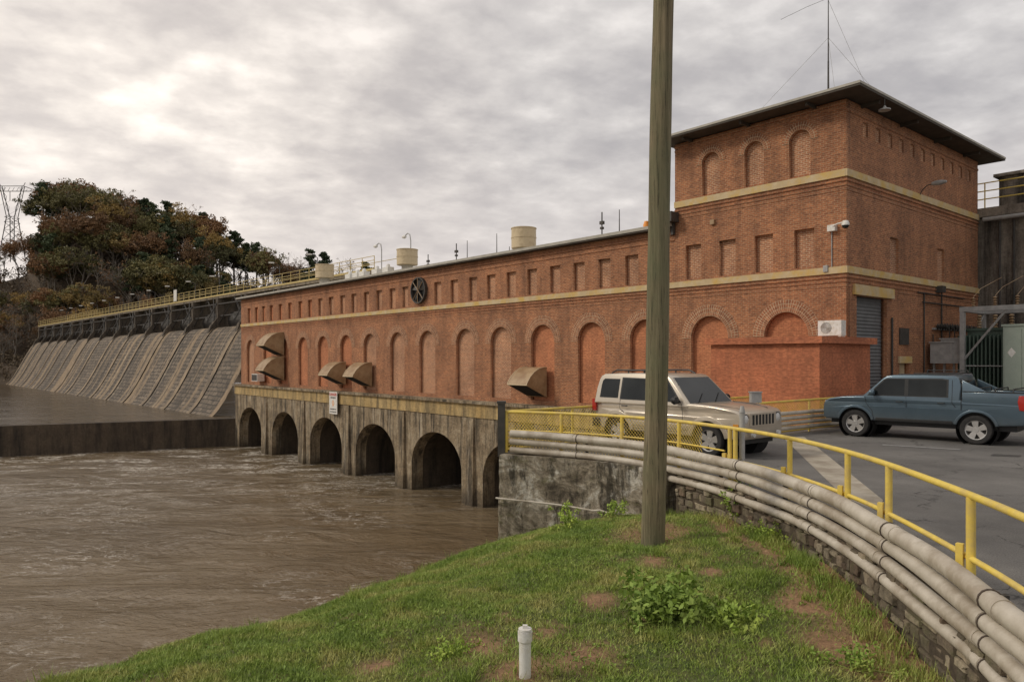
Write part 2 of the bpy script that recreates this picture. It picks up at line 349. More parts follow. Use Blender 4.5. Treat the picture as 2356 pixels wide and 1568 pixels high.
# roofs
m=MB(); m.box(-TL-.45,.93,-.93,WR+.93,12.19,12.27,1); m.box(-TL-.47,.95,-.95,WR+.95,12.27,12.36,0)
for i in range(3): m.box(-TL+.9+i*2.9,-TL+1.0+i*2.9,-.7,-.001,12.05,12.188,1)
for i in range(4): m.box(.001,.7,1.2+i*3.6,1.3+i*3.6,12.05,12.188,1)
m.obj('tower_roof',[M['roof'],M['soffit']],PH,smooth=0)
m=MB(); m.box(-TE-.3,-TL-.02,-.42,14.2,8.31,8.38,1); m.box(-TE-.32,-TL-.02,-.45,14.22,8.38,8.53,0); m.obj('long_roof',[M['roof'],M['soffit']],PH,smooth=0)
m=MB(); m.box(-TL-.5,-TL+.25,-.6,-.05,8.55,9.0).box(-TL-.1,-TL+.05,-.2,-.05,8.0,8.55); m.obj('rain_head',M['steel'],PH,smooth=0)
# roll-up door
m=MB(); nsl=34
for i in range(nsl):
    z0=i*(dh/nsl); m.add([(-.26,dw0,z0),(-.26,dw1,z0),(-.23,dw1,z0+.07),(-.23,dw0,z0+.07),(-.26,dw1,z0+dh/nsl),(-.26,dw0,z0+dh/nsl)],[(0,1,2,3),(3,2,4,5)])
d=m.obj('rollup_door',M['shutter'],PH,smooth=0,recalc=False)
m=MB(); m.box(-.02,.1,dw0-.35,dw1+.5,dh+.02,dh+.42); m.obj('door_lintel',M['stone'],PH,smooth=0)
m=MB(); m.box(-.24,-.2,4.75,5.75,0,2.1); m.obj('side_door',M['tan'],PH,smooth=0)
m=MB(); m.box(-.02,.06,4.6,5.9,2.12,2.4); m.obj('door_lintel',M['stone'],PH,smooth=0)
m=MB(); m.box(.0,.05,4.7,5.6,2.9,3.6); m.obj('wall_plaque',M['steel'],PH,smooth=0)
# foundation
WZ=-6.6
FL=[588,668,763,877,1018]; cts=[T(u) for u in FL]; cts.append(2*cts[-1]-cts[-2]); cts.append(2*cts[-1]-cts[-2]); cts.sort()
hw=2.85
def fpts(e):
    pts=[(-TE-.1,-8.0)]
    for t in sorted(cts,reverse=True):
        c=-t; pts.append((c-hw-e,-8.0))
        for i in range(19):
            a=math.pi*(1-i/18); pts.append((c+(hw+e)*math.cos(a),-4.75+(2.3+e)*math.sin(a)))
        pts.append((c+hw+e,-8.0))
    return pts+[(-3.2,-8.0),(-3.2,-1.25),(-TE-.1,-1.25)]
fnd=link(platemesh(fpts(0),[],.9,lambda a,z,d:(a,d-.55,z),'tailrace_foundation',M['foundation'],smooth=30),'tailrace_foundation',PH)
link(platemesh(fpts(.02),[],6,lambda a,z,d:(a,d+.352,z),'tunnel_shade_lining',M['darkconc'],smooth=30),'tunnel_shade_lining',PH)  # dark colour stands in for the shade inside the arches
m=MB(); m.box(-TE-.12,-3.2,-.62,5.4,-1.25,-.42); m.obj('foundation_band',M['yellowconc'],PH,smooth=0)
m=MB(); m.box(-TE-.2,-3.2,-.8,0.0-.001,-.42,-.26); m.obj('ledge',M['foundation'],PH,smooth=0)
m=MB(); m.box(-TE,-3.2,6.36,6.6,-8,-1.3); m.obj('tunnel_back_shade',M['dark'],PH,smooth=0)  # near-black sheet painted as the shade at the tunnel ends
cs=sorted(cts)
for i in range(len(cs)-1):
    c=-(cs[i]+cs[i+1])/2
    m=MB(); y=-.552
    m.add([(c-.42,y,-8),(c+.42,y,-8),(c+.42,y-.3,-8),(c-.42,y-.3,-8),(c-.26,y,-1.3),(c+.26,y,-1.3),(c+.26,y-.10,-1.3),(c-.26,y-.10,-1.3)],[(0,3,2,1),(4,5,6,7),(0,1,5,4),(1,2,6,5),(2,3,7,6),(3,0,4,7)])
    m.obj('buttress',M['foundation'],PH,smooth=0)
def fan():
    o=empty('exhaust_fan',(0,0,0)); o.parent=PH; o.location=(-tf,-.05,fanz); r=.9
    m=MB(); m.lathe([(r,0.1),(r,-.18),(r-.09,-.18),(r-.09,.1)],axis='y',n=28); m.obj('fan_ring',M['steel'],o)
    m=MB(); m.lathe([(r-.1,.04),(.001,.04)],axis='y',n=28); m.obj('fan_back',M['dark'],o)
    m=MB()
    for i in range(5):
        a=i*2*math.pi/5+.3; ca,sa=math.cos(a),math.sin(a)
        q=lambda rr,w,y:(rr*ca-w*sa,y,rr*sa+w*ca)
        m.add([q(.1,-.06,-.02),q(.74,-.2,.02),q(.74,.16,-.1),q(.1,.06,-.06)],[(0,1,2,3)])
    m.lathe([(.001,-.14),(.12,-.14),(.12,0)],axis='y',n=12); m.obj('fan_blade',M['steel'],o)
    m=MB(); m.cyl((-.6,-.15,-.6),(.6,-.15,.6),.025,n=5); m.cyl((-.6,-.16,.6),(.6,-.16,-.6),.025,n=5); m.cyl((0,-.17,-.85),(0,-.17,.85),.02,n=5); m.obj('fan_guard',M['hood'],o,smooth=0)
fan()
prof=[(0,0),(-1.35,.62),(-1.33,.72),(-1.12,1.02),(-.85,1.27),(-.5,1.45),(-.2,1.5),(0,1.5)]
def venthood(u,v,w=1.25,s=1.0):
    t=T(u); z=Zf(u,v)
    o=empty('vent_hood'); o.parent=PH; o.location=(-t,-.01,z)
    me=platemesh([(a*s,b*s) for a,b in prof],[],w*s,lambda a,b,d:(d-w*s/2,a,b),'hood_shell',M['hood'],smooth=30); link(me,'hood_shell',o)
    m=MB(); n=Vector((0,-.41,-.91))*.006; a=.06
    m.add([(-w*s/2+a,-.1*s+n.y,.046*s+n.z),(w*s/2-a,-.1*s+n.y,.046*s+n.z),(w*s/2-a,-1.28*s+n.y,.588*s+n.z),(-w*s/2+a,-1.28*s+n.y,.588*s+n.z)],[(0,1,2,3)]); m.obj('hood_opening_shade',M['dark'],o,smooth=0)  # near-black sheet paints the shade under the hood; the shell is solid
    m=MB(); m.tube([(-w*s/2-.01,a_*s,b_*s) for a_,b_ in prof[1:]],.025,5); m.tube([(w*s/2+.01,a_*s,b_*s) for a_,b_ in prof[1:]],.025,5); m.cyl((-w*s/2,-1.35*s,.63*s),(w*s/2,-1.35*s,.63*s),.03,n=5); m.obj('hood_flange',M['tan'],o)
venthood(1236,912,1.45,1.1); venthood(845,888,s=1.2); venthood(786,884,s=1.2); venthood(645,874,s=1.45); venthood(645,817,s=1.4)
m=MB(); t=T(603); m.box(-t-.7,-t+.7,-.75,-.05,.15,.85); m.box(-t-.6,-t+.6,-.78,-.75,.22,.78,1); m.obj('window_cooler',[M['white'],M['steel']],PH,smooth=0)
def textmesh(s,size,mat,parent,loc,name='sign_lettering'):
    cu=bpy.data.curves.new('t','FONT'); cu.body=s; cu.size=size; cu.align_x='CENTER'; cu.align_y='CENTER'; cu.extrude=.004; cu.offset=size*.02
    o=bpy.data.objects.new('t',cu); COL.objects.link(o); dg=bpy.context.evaluated_depsgraph_get(); dg.update()
    me=bpy.data.meshes.new_from_object(o.evaluated_get(dg)); bpy.data.objects.remove(o)
    for v in me.vertices: v.co=Vector((v.co.x,-v.co.z,v.co.y))
    me.materials.clear(); me.materials.append(mat); k=link(me,name,parent,loc); return k
tS=T(789); sg=empty('warning_sign',C+DL*tS-DR*.85+Vector((0,0,-2.05)),TH); tag(sg,"white danger sign fixed to the concrete wall above the water","sign")
m=MB(); m.box(-.66,.66,0,.04,0,1.75); m.obj('sign_board',M['white'],sg,smooth=0)
m=MB(); m.box(-.5,.5,.04,.2,.2,.26).box(-.5,.5,.04,.2,1.4,1.46); m.obj('sign_bracket',M['steel'],sg,smooth=0)
textmesh("DANGER",.3,M['red'],sg,(0,-.006,1.53)); textmesh("NO BOATS",.17,M['black'],sg,(0,-.006,1.28))
m=MB(); m.add([(0,-.008,1.12),(.2,-.008,.85),(0,-.008,.58),(-.2,-.008,.85)],[(0,1,2,3)]); m.add([(0,-.01,1.0),(.11,-.01,.85),(0,-.01,.7),(-.11,-.01,.85)],[(0,1,2,3)],1); m.obj('sign_symbol',[M['orangep'],M['white']],sg,smooth=0,recalc=False)
textmesh("WITHIN 600 FT OF",.12,M['black'],sg,(0,-.006,.38)); textmesh("DAM FOR 500 FT DN",.115,M['black'],sg,(0,-.006,.17))
def local(x,y,z): return C+Vector((x*.646+y*.763,-x*.763+y*.646,z))
cam=empty('security_camera',local(0,0,7.3),TH); tag(cam,"white dome security camera on arm at tower corner","security camera")
m=MB(); m.box(-.65,-.35,-.2,-.0,-.12,.12); m.tube([(-.5,-.15,.05),(-.2,-.3,.1),(.1,-.32,.14)],.03); m.obj('camera_bracket',M['white'],cam)
m=MB(); m.lathe([(.001,.14),(.1,.12),(.14,.02),(.14,-.05)],o=(.12,-.32,.05),n=16); m.obj('camera_housing',M['white'],cam)
m=MB(); m.lathe([(.13,-.05),(.1,-.14),(.001,-.18)],o=(.12,-.32,.05),n=16); m.obj('camera_dome',M['glass'],cam)
m=MB(); m.tube([(-.55,-.03,-.12),(-.55,-.03,-1.5),(-.75,-.03,-1.55)],.022,6); m.box(-.85,-.68,-.12,-.01,-1.65,-1.4); m.obj('camera_conduit',M['lightsteel'],cam)
def gooseneck(x,y,z):
    o=empty('wall_lamp',local(x,y,z),TH); tag(o,"grey cobra-head lamp on curved arm fixed to brick tower","street lamp")
    m=MB(); m.tube([(0,0,-.4),(.15,0,-.12),(.35,0,.06),(.6,0,.1)],.022); m.box(-.0,.03,-.08,.08,-.55,-.25); m.obj('lamp_arm',M['steel'],o)
    m=MB(); m.lathe([(.001,0),(.07,.05),(.11,.25),(.10,.45),(.05,.62),(.001,.65)],axis='x',o=(.5,0,.1),n=14); m.obj('lamp_head',M['lightsteel'],o)
gooseneck(.0,Wd(2113),9.75)
o=empty('eave_lamp',local(.9,1.2,12.17),TH); tag(o,"small barn lamp hanging under the tower eave","lamp")
m=MB(); m.cyl((0,0,0),(0,0,-.3),.018); m.obj('lamp_stem',M['steel'],o); m=MB(); m.lathe([(.03,-.26),(.07,-.34),(.21,-.40),(.22,-.44),(.001,-.40)],n=18); m.obj('lamp_shade',M['lightsteel'],o)
for L,r in (([(.05,9.2,5.4),(.05,9.2,3.2),(.05,9.8,3.0)],.03),([(.06,3.9,4.0),(.06,3.9,1.2)],.04),([(.06,6.5,5.2),(.06,12,5.2)],.03),([(.06,7,4.8),(.06,12,4.8)],.03),([(.05,7.2,5.2),(.05,7.2,.3)],.03),([(.05,8.2,3.4),(.05,8.2,.3)],.025)):
    m=MB(); m.tube(L,r,6); m.obj('wall_conduit',M['steel'],PH)
m=MB(); m.box(.0,.3,8.6,9.0,5.3,5.6); m.obj('junction_box',M['steel'],PH)
for i in range(7):
    yy=8.6+i*.6
    m=MB()
    for j in range(5): m.lathe([(.05,0),(.15,.05),(.05,.1)],axis='x',o=(.05+j*.1,yy,3.75),n=10)
    m.tube([(.55,yy,3.75),(.6,yy,3.3),(.4,yy,2.9)],.025,5); m.obj('wall_insulator',M['steel'],PH)
m=MB(); m.box(.0,.08,8.2,13,3.62,3.7); m.obj('insulator_rail',M['lightsteel'],PH)
m=MB(); m.box(-6.0,-5.8,-.12,0,8.2,8.4); m.obj('wall_vent',M['hood'],PH,smooth=0)
def rooftank(u,v0,v1,w,b=4.5):
    t=T(u,b); y=Yd(t,b); z1=CZ+(HV-v0)*y/F; z0=CZ+(HV-v1)*y/F; r=w*y/F/2
    o=empty('roof_ventilator',C+DL*t+DR*b+Vector((0,0,8.53)),TH); tag(o,"tan cylindrical ventilator standing on the powerhouse roof","roof vent","cylindrical vents along the roof")
    a=z0-8.53; bb=z1-8.53
    m=MB(); m.lathe([(r*.97,a),(r,a+.03),(r,a+.5*(bb-a)),(r*1.03,a+.5*(bb-a)),(r*1.03,a+.5*(bb-a)+.08),(r,a+.5*(bb-a)+.08),(r,bb-.06),(r*1.04,bb-.06),(r*1.04,bb),(.001,bb+.05)],n=32); m.lathe([(r*.97,a),(.001,a)],n=32); m.obj('drum',M['tan'],o)
    m=MB(); m.cyl((0,0,0),(0,0,a),r*.55,n=16); m.obj('neck',M['roof'],o)
rooftank(1205,525,572,57,4.5); rooftank(937,574,610,48,5); rooftank(747,609,640,42,5)
def roofpole(u,v,kind=0,b=2.0):
    t=T(u,b); y=Yd(t,b); h=CZ+(HV-v)*y/F-8.53
    o=empty('roof_pole' if kind!=1 else 'roof_lamp',C+DL*t+DR*b+Vector((0,0,8.53)),TH)
    if kind==1:
        tag(o,"grey gooseneck lamp post standing on the powerhouse roof","street lamp","lamp posts on the roof")
        m=MB(); m.tube([(0,0,0),(0,0,h*.85),(-.15,0,h*.97),(-.5,0,h),(-.9,0,h*.97)],.045,8); m.obj('lamp_pole',M['lightsteel'],o)
        m=MB(); m.lathe([(.001,0),(.1,.05),(.16,.3),(.12,.5),(.001,.6)],axis='x',o=(-1.35,0,h*.95),n=10); m.obj('lamp_head',M['white'],o)
    elif kind==2:
        tag(o,"slim roof pole carrying a small camera head","pole"); m=MB(); m.cyl((0,0,0),(0,0,h),.035,n=8); m.obj('pole_shaft',M['steel'],o)
        m=MB(); m.box(-.12,.12,-.08,.08,h*.62,h*.72); m.box(-.08,.08,-.08,.08,h*.47,h*.54); m.obj('pole_head',M['steel'],o)
    else:
        tag(o,"thin dark lightning rod on the powerhouse roof","pole","lightning rods on the roof"); m=MB(); m.cyl((0,0,0),(0,0,h),.035,.02,n=6); m.cyl((0,0,0),(0,0,.15),.12,n=8); m.obj('pole_shaft',M['steel'],o)
roofpole(1385,488,2);roofpole(1425,482);roofpole(1143,537);roofpole(1075,553);roofpole(1050,560,2);roofpole(1172,567);roofpole(878,558,1,6);roofpole(945,535,1,7);roofpole(985,585,2,3)
m=MB(); t=T(1487,1.5); p=C+DL*t+DR*1.5; m.cyl((0,0,0),(0,0,.3),.1); m.lathe([(.14,.3),(.16,.5),(.1,.7),(.001,.72)],n=12); o=m.obj('warning_beacon',M['orangep'],None,(p.x,p.y,8.53)); tag(o,"orange warning beacon standing on the roof edge","beacon")
for u in (806,823,838,868,893):
    t=T(u,4); p=C+DL*t+DR*4; m=MB(); m.box(-.45,.45,-.3,.3,.5,1.35); m.box(-.35,-.25,-.2,.2,0,.5); m.box(.25,.35,-.2,.2,0,.5); m.lathe([(.001,1.35),(.2,1.36),(.14,1.6),(.001,1.65)],n=10)
    o=m.obj('roof_cabinet',M['white'],None,(p.x,p.y,8.53),TH); tag(o,"small white equipment cabinet on the roof","equipment box","white cabinets on the roof")
mp=local(-2.2,3,12.42); mast=empty('radio_mast',mp,TH); tag(mast,"thin guyed radio mast on top of the brick tower","antenna")
m=MB(); m.cyl((0,0,0),(0,0,2.6),.05,.035,n=8); m.cyl((0,0,2.6),(0,0,6.2),.03,.015,n=8)
m.obj('mast_pole',M['steel'],mast)
m=MB(); m.tube([(-2.2,0,5.15),(-1,0,5.27),(0,0,5.3),(1,0,5.27),(2.2,0,5.15)],.008,5); m.obj('mast_antenna',M['steel'],mast)
for q,h in (((-4.5,-.6),3.6),((.8,-.8),3.6),((.8,9),3.6),((-4.5,9),3.6),((.8,4),5.2)):
    m=MB(); m.cyl((0,0,h),(q[0],q[1],-.03),.007,n=4); m.obj('guy_wire',M['lightsteel'],mast)
# ---- annex shed
SP=local(1.0,-4.0,0)
sh=empty('annex_shed',SP,TH); tag(sh,"low orange-red painted block shed against the brick tower","shed")
m=MB(); m.box(-4.25,0,0,3.75,0,2.82); m.obj('wall',M['block'],sh,smooth=0)
m=MB(); m.box(-4.42,.17,-.17,3.95,2.825,3.06); m.obj('roof',M['block'],sh,smooth=0)
ac=empty('outdoor_condenser',SP+DL*0.35+DR*1.55+Vector((0,0,3.06)),TH); tag(ac,"white air-conditioner outdoor unit standing on the shed roof","air conditioner")
m=MB(); m.box(-.42,.42,-.17,.17,.05,.58); m.box(-.4,-.3,-.15,.15,0,.05).box(.3,.4,-.15,.15,0,.05); m.obj('casing',M['white'],ac,smooth=0)
m=MB()
for k in range(6): m.lathe([(.02+k*.033,-.173),(.02+k*.033,-.18),(.027+k*.033,-.18),(.027+k*.033,-.173)],axis='y',o=(-.12,0,.32),n=20)
m.obj('fan_grille',M['steel'],ac)
# ================================================================= GROUND / LOT
rail=[(-.14,18.2),(1.65,17.35),(3.2,15.85),(4.1,13.9),(4.55,12.1),(4.68,10.3),(4.6,8.8),(4.35,6.9),(4.1,5.6),(3.8,4.2),(3.4,2.5),(3,0),(2.6,-6)]
PN=12
path=catmull(rail,PN); NP=len(path)
tan=np.gradient(path,axis=0); tan/=np.linalg.norm(tan,axis=1)[:,None]
out=np.stack([tan[:,1],-tan[:,0]],axis=1)
def off(i,o): return path[i]+out[i]*o
def asphalt():
    m,nt,b=nm('asphalt'); v=mapping(nt,'Object'); n=noise(nt,v,.35,7,.7); n2=noise(nt,v,60,3,.7)
    col=ramp(nt,n.outputs[0],[(.35,(.10,.094,.087)),(.65,(.18,.17,.156))]).outputs[0]
    col=mix(nt,.85,col,ramp(nt,n2.outputs[0],[(.35,(.55,.55,.55)),(.65,(1.5,1.5,1.5))]).outputs[0],'MULTIPLY')
    w=noise(nt,v,1.5,4,.6); ad=N(nt,'ShaderNodeVectorMath',operation='MULTIPLY_ADD'); nt.links.new(w.outputs['Color'],ad.inputs[0]); ad.inputs[1].default_value=(.8,.8,.8); nt.links.new(v,ad.inputs[2])
    vo=N(nt,'ShaderNodeTexVoronoi',feature='DISTANCE_TO_EDGE'); vo.inputs['Scale'].default_value=.5; nt.links.new(ad.outputs[0],vo.inputs['Vector'])
    ck=noise(nt,v,.6,3,.6)
    col=mix(nt,mul(nt,ramp(nt,vo.outputs[0],[(.0,1.0),(.011,0.0)]).outputs[0],ramp(nt,ck.outputs[0],[(.45,0.0),(.55,1.0)]).outputs[0]),col,(.03,.027,.024))
    nt.links.new(col,b.inputs['Base Color']); b.inputs['Roughness'].default_value=.85; bump(nt,b,n2.outputs[0],.5,.012); return m
M['asphalt']=asphalt()
P0=Vector((path[0][0],path[0][1],0))-Vector((.1,-.05,0))
A1=P0+DR*12.0; A2=A1+DL*3.0; A3=A2+DR*5.5
poly=[P0.to_tuple(),A1.to_tuple(),A2.to_tuple(),A3.to_tuple(),(40,70,0),(90,70,0),(90,-40,0),(2.6,-40,0)]
poly+= [(path[i][0]+out[i][0]*.1,path[i][1]+out[i][1]*.1,0) for i in range(NP-1,0,-1)]
me=bpy.data.meshes.new('parking_lot'); bm=bmesh.new(); fc=bm.faces.new([bm.verts.new(p) for p in poly]); bmesh.ops.triangulate(bm,faces=[fc]); bmesh.ops.recalc_face_normals(bm,faces=bm.faces); bm.to_mesh(me); bm.free()
if me.polygons[0].normal.z<0: me.flip_normals()
finish(me,[M['asphalt']],0); o=link(me,'parking_lot'); o["kind"]="structure"
M['path']=noisy('pale_concrete',(.34,.30,.23),(.48,.43,.35),3,.85,.2,.01,c3=(.28,.235,.18),s3=.9)
def flat(name,pts,z,mat):
    me=bpy.data.meshes.new(name); me.from_pydata([(p[0],p[1],z) for p in pts],[],[tuple(range(len(pts)))]); me.update()
    if me.polygons[0].normal.z<0: me.flip_normals()
    finish(me,[mat],0); o=link(me,name); o["kind"]="structure"; return o
flat('footpath',[onz(1798,1003),onz(1850,1004),onz(2032,1150),onz(2020,1175),onz(1945,1145)],.004,M['path'])
M['line']=noisy('worn_white_paint',(.17,.165,.155),(.34,.33,.32),9,.8,0)
flat('road_marking',[onz(2030,1022),onz(2210,1033),onz(2210,1035),onz(2030,1024)],.008,M['line'])
flat('drain_cover',[onz(2285,1044),onz(2350,1047),onz(2345,1051),onz(2278,1048)],.005,M['steel'])
# terrain
footz=[-2.40,-1.7,-1.15,-.66,-.60,-.60,-.64,-.70,-.74,-.78,-.8,-.8,-.8]
crest=[(-.55,18.1,-2.5),(-1.2,16.5,-2.3),(-1.9,15,-2.15),(-2.6,13.5,-1.98),(-3.3,12,-1.81),(-3.8,10.7,-1.61),(-4.3,9.7,-1.44),(-4.7,8.6,-1.24),(-5,7.6,-1.07),(-5.3,6.4,-.97),(-5.6,4.5,-.92),(-6,1,-.9),(-6.5,-6,-.9)]
toe=[(-1.8,20.5,-8.2),(-4.5,20,-8.2),(-6.2,18.5,-8.2),(-7.5,17,-8.2),(-8.5,16,-8.2),(-9.3,14.5,-8.2),(-10,13.5,-8.2),(-11,12,-8.2),(-12,10.5,-8.2),(-13,9,-8.2),(-14,6,-8.2),(-15,2,-8.2),(-16,-6,-8.2)]
FZ=catmull([(z,) for z in footz],PN)[:,0]; KR=catmull(crest,PN); TO=catmull(toe,PN)
Wt=np.zeros((NP,3)); 
for i in range(NP): 
    p=off(i,.30); Wt[i]=(p[0],p[1],FZ[i])
def terr(s,q):
    i=np.clip(s*(NP-1),0,NP-1.001); a=i.astype(int); f=(i-a)[...,None]
    W=Wt[a]*(1-f)+Wt[a+1]*f; K=KR[a]*(1-f)+KR[a+1]*f
    P=W*(1-q[...,None])+K*q[...,None]
    qz=q**1.9; P[...,2]=W[...,2]*(1-qz)+K[...,2]*qz
    P[...,2]+=.09*np.sin(q*math.pi)+.03*np.sin(P[...,0]*2.3+P[...,1]*1.1)+.02*np.sin(P[...,1]*3.7-P[...,0])+.012*np.sin(P[...,0]*7+np.sin(P[...,1]*5)*2)
    return P
def smoothnoise(x,y):
    return (np.sin(x*1.3+1.7*np.sin(y*.9))+np.sin(y*1.7+1.3*np.sin(x*1.1+2))+.7*np.sin(x*3.1+y*2.3)+.5*np.sin(x*5.3-y*4.7+1)+.4*np.sin(x*11+3*np.sin(y*9)))/3.6
SPOTS=[]
for u,v,r in ((1502,1238,.6),(1100,1478,.42),(1340,1515,.36),(1850,1405,.33),(1935,1400,.28),(1700,1265,.34),(1190,1550,.28),(870,1500,.22),(1380,1390,.22),(1500,1300,.25),(1820,1330,.4),(1900,1490,.35),(1640,1330,.18),(1960,1520,.3)):
    p=onz(u,v,-.72); SPOTS.append((p.x,p.y,r))
def dirtf(P,q):
    x,y=P[:,0],P[:,1]; n=smoothnoise(x*2.2,y*2.2); d=np.zeros(len(P))
    for a,b,r in SPOTS: d=np.maximum(d,np.clip(1.4-np.hypot((x-a),(y-b)*.8)/r+.35*n,0,1))
    d=np.maximum(d,np.clip((.12-q)/.05+.8*n,0,1)*(y<16)); d=np.maximum(d,np.clip((smoothnoise(x,y)-.55)*3,0,.8)); d=np.maximum(d,np.clip((smoothnoise(x*3.1+7,y*3.1)-.45)*2,0,.6))
    return d
vs=[];nq=70;dv=[];NS=(NP-1)*2
for i in range(NS+1):
    s_=i/NS; q_=np.linspace(0,1,nq+1); row=terr(np.full(nq+1,s_),q_); dd=dirtf(row,q_)
    vs+= [tuple(p) for p in row]; dv+=list(dd)
    k=row[-1]; ii=min(s_*(NP-1),NP-1.001); a_=int(ii); tt=TO[a_]*(1-(ii-a_))+TO[a_+1]*(ii-a_)
    for j in range(1,9):
        f=j/8; g=tt*f+k*(1-f); vs.append((g[0],g[1],g[2])); dv.append(0)
nr=nq+9
fs=[(i*nr+j,i*nr+j+1,(i+1)*nr+j+1,(i+1)*nr+j) for i in range(NS) for j in range(nr-1)]
me=bpy.data.meshes.new('grass_bank'); me.from_pydata(vs,[],fs); me.update()
if me.polygons[20].normal.z<0: me.flip_normals()
ca=me.color_attributes.new('dirt','FLOAT_COLOR','POINT'); arr=np.ones((len(vs),4),dtype=np.float32); arr[:,:3]=np.array(dv,dtype=np.float32)[:,None]; ca.data.foreach_set('color',arr.ravel())
def soil():
    m,nt,b=nm('grassy_soil'); v=mapping(nt,'Object'); n=noise(nt,v,2.1,7,.7); n2=noise(nt,v,14,6,.75)
    col=ramp(nt,n.outputs[0],[(.38,(.09,.125,.03)),(.56,(.14,.14,.045)),(.7,(.20,.14,.07))]).outputs[0]
    at_=N(nt,'ShaderNodeAttribute',attribute_name='dirt')
    dc=ramp(nt,n.outputs[0],[(.3,(.22,.13,.065)),(.6,(.40,.23,.125)),(.75,(.48,.32,.20))]).outputs[0]
    col=mix(nt,at_.outputs['Fac'],col,dc)
    col=mix(nt,.8,col,ramp(nt,n2.outputs[0],[(.3,(.5,.5,.5)),(.7,(1.4,1.4,1.4))]).outputs[0],'MULTIPLY')
    nt.links.new(col,b.inputs['Base Color']); b.inputs['Roughness'].default_value=.95; bump(nt,b,n2.outputs[0],.9,.06); return m
M['soil']=soil()
finish(me,[M['soil']],80); o=link(me,'grass_bank'); o["kind"]="structure"
flat('ground',[(-2500,-900),(2500,-900),(2500,3500),(-2500,3500)],-8.3,M['soil'])
def grassmat():
    m,nt,b=nm('grass_blades'); v=mapping(nt,'Object'); n=noise(nt,v,1.1,6,.7); n2=noise(nt,v,35,2,.6)
    col=ramp(nt,n.outputs[0],[(.33,(.15,.235,.035)),(.5,(.25,.335,.055)),(.64,(.42,.40,.13))]).outputs[0]
    col=mix(nt,.9,col,ramp(nt,n2.outputs[0],[(.3,(.4,.45,.4)),(.7,(1.55,1.5,1.45))]).outputs[0],'MULTIPLY')
    nt.links.new(col,b.inputs['Base Color']); b.inputs['Roughness'].default_value=.6; return m
M['grass']=grassmat()
def blades(name,P,h,w,mat,lean=.5):
    n=len(P); a=np.random.rand(n)*2*np.pi; l=np.random.rand(n)*2*np.pi
    dx=np.cos(a)*w/2; dy=np.sin(a)*w/2; tip=P.copy(); tip[:,0]+=np.cos(l)*h*lean*np.random.rand(n); tip[:,1]+=np.sin(l)*h*lean*np.random.rand(n); tip[:,2]+=h
    V=np.empty((n,3,3),dtype=np.float32); V[:,0]=P; V[:,0,0]-=dx; V[:,0,1]-=dy; V[:,1]=P; V[:,1,0]+=dx; V[:,1,1]+=dy; V[:,2]=tip
    me=bpy.data.meshes.new(name); me.vertices.add(3*n); me.vertices.foreach_set('co',V.ravel())
    me.loops.add(3*n); me.loops.foreach_set('vertex_index',np.arange(3*n,dtype=np.int32))
    me.polygons.add(n); me.polygons.foreach_set('loop_start',np.arange(0,3*n,3,dtype=np.int32)); me.polygons.foreach_set('loop_total',np.full(n,3,dtype=np.int32))
    me.update(calc_edges=True); me.materials.append(mat); return link(me,name)
pole=at(1502,11.8,-.6)
n=360000
s=np.random.rand(n)*.78; q=np.random.rand(n)**.9*1.0
P=terr(s,q); dd=dirtf(P,q)
keep=(np.random.rand(n)>dd*.93)&(P[:,1]>4.5)
P=P[keep]; hh=(.022+.038*np.random.rand(len(P)))*(1+.6*smoothnoise(P[:,0]*2,P[:,1]*2)); wd=.007+.009*np.random.rand(len(P))
P[:,2]-=.01
g=blades('lawn_grass',P,np.abs(hh)+.013,wd,M['grass'],1.4); g["kind"]="stuff"; tag(g,"short patchy green grass covering the river bank","grass")
def tufts():
    L=[]
    for _ in range(90):
        s0=np.random.rand()*.75; q0=np.random.rand(); c=terr(np.array([s0]),np.array([q0]))[0]
        k=70; pp=np.repeat(c[None],k,0); pp[:,0]+=np.random.randn(k)*.05; pp[:,1]+=np.random.randn(k)*.05; L.append(pp)
    for _ in range(260):
        s0=np.random.rand()*.7; c=terr(np.array([s0]),np.array([.01+np.random.rand()*.05]))[0]
        k=40; pp=np.repeat(c[None],k,0); pp[:,0]+=np.random.randn(k)*.08; pp[:,1]+=np.random.randn(k)*.08; L.append(pp)
    return np.concatenate(L)
P=tufts(); g=blades('tall_grass',P,.05+.15*np.random.rand(len(P))**1.5,np.full(len(P),.011),M['grass'],.9); g["kind"]="stuff"; tag(g,"taller grass tufts scattered over the bank","grass")
def leafmat(name,c1,c2,c3):
    m,nt,b=nm(name); v=mapping(nt,'Object'); n=noise(nt,v,1.7,4,.7)
    oi=N(nt,'ShaderNodeObjectInfo')
    col=ramp(nt,n.outputs[0],[(.3,c1),(.5,c2),(.7,c3)]).outputs[0]
    rr=ramp(nt,oi.outputs['Random'],[(0,(.65,.68,.7)),(1,(1.4,1.28,1.2))]); col=mix(nt,1,col,rr.outputs[0],'MULTIPLY')
    nt.links.new(col,b.inputs['Base Color']); b.inputs['Roughness'].default_value=.7; return m
M['leafy']=leafmat('bright_leaves',(.13,.23,.03),(.27,.39,.055),(.38,.46,.10))
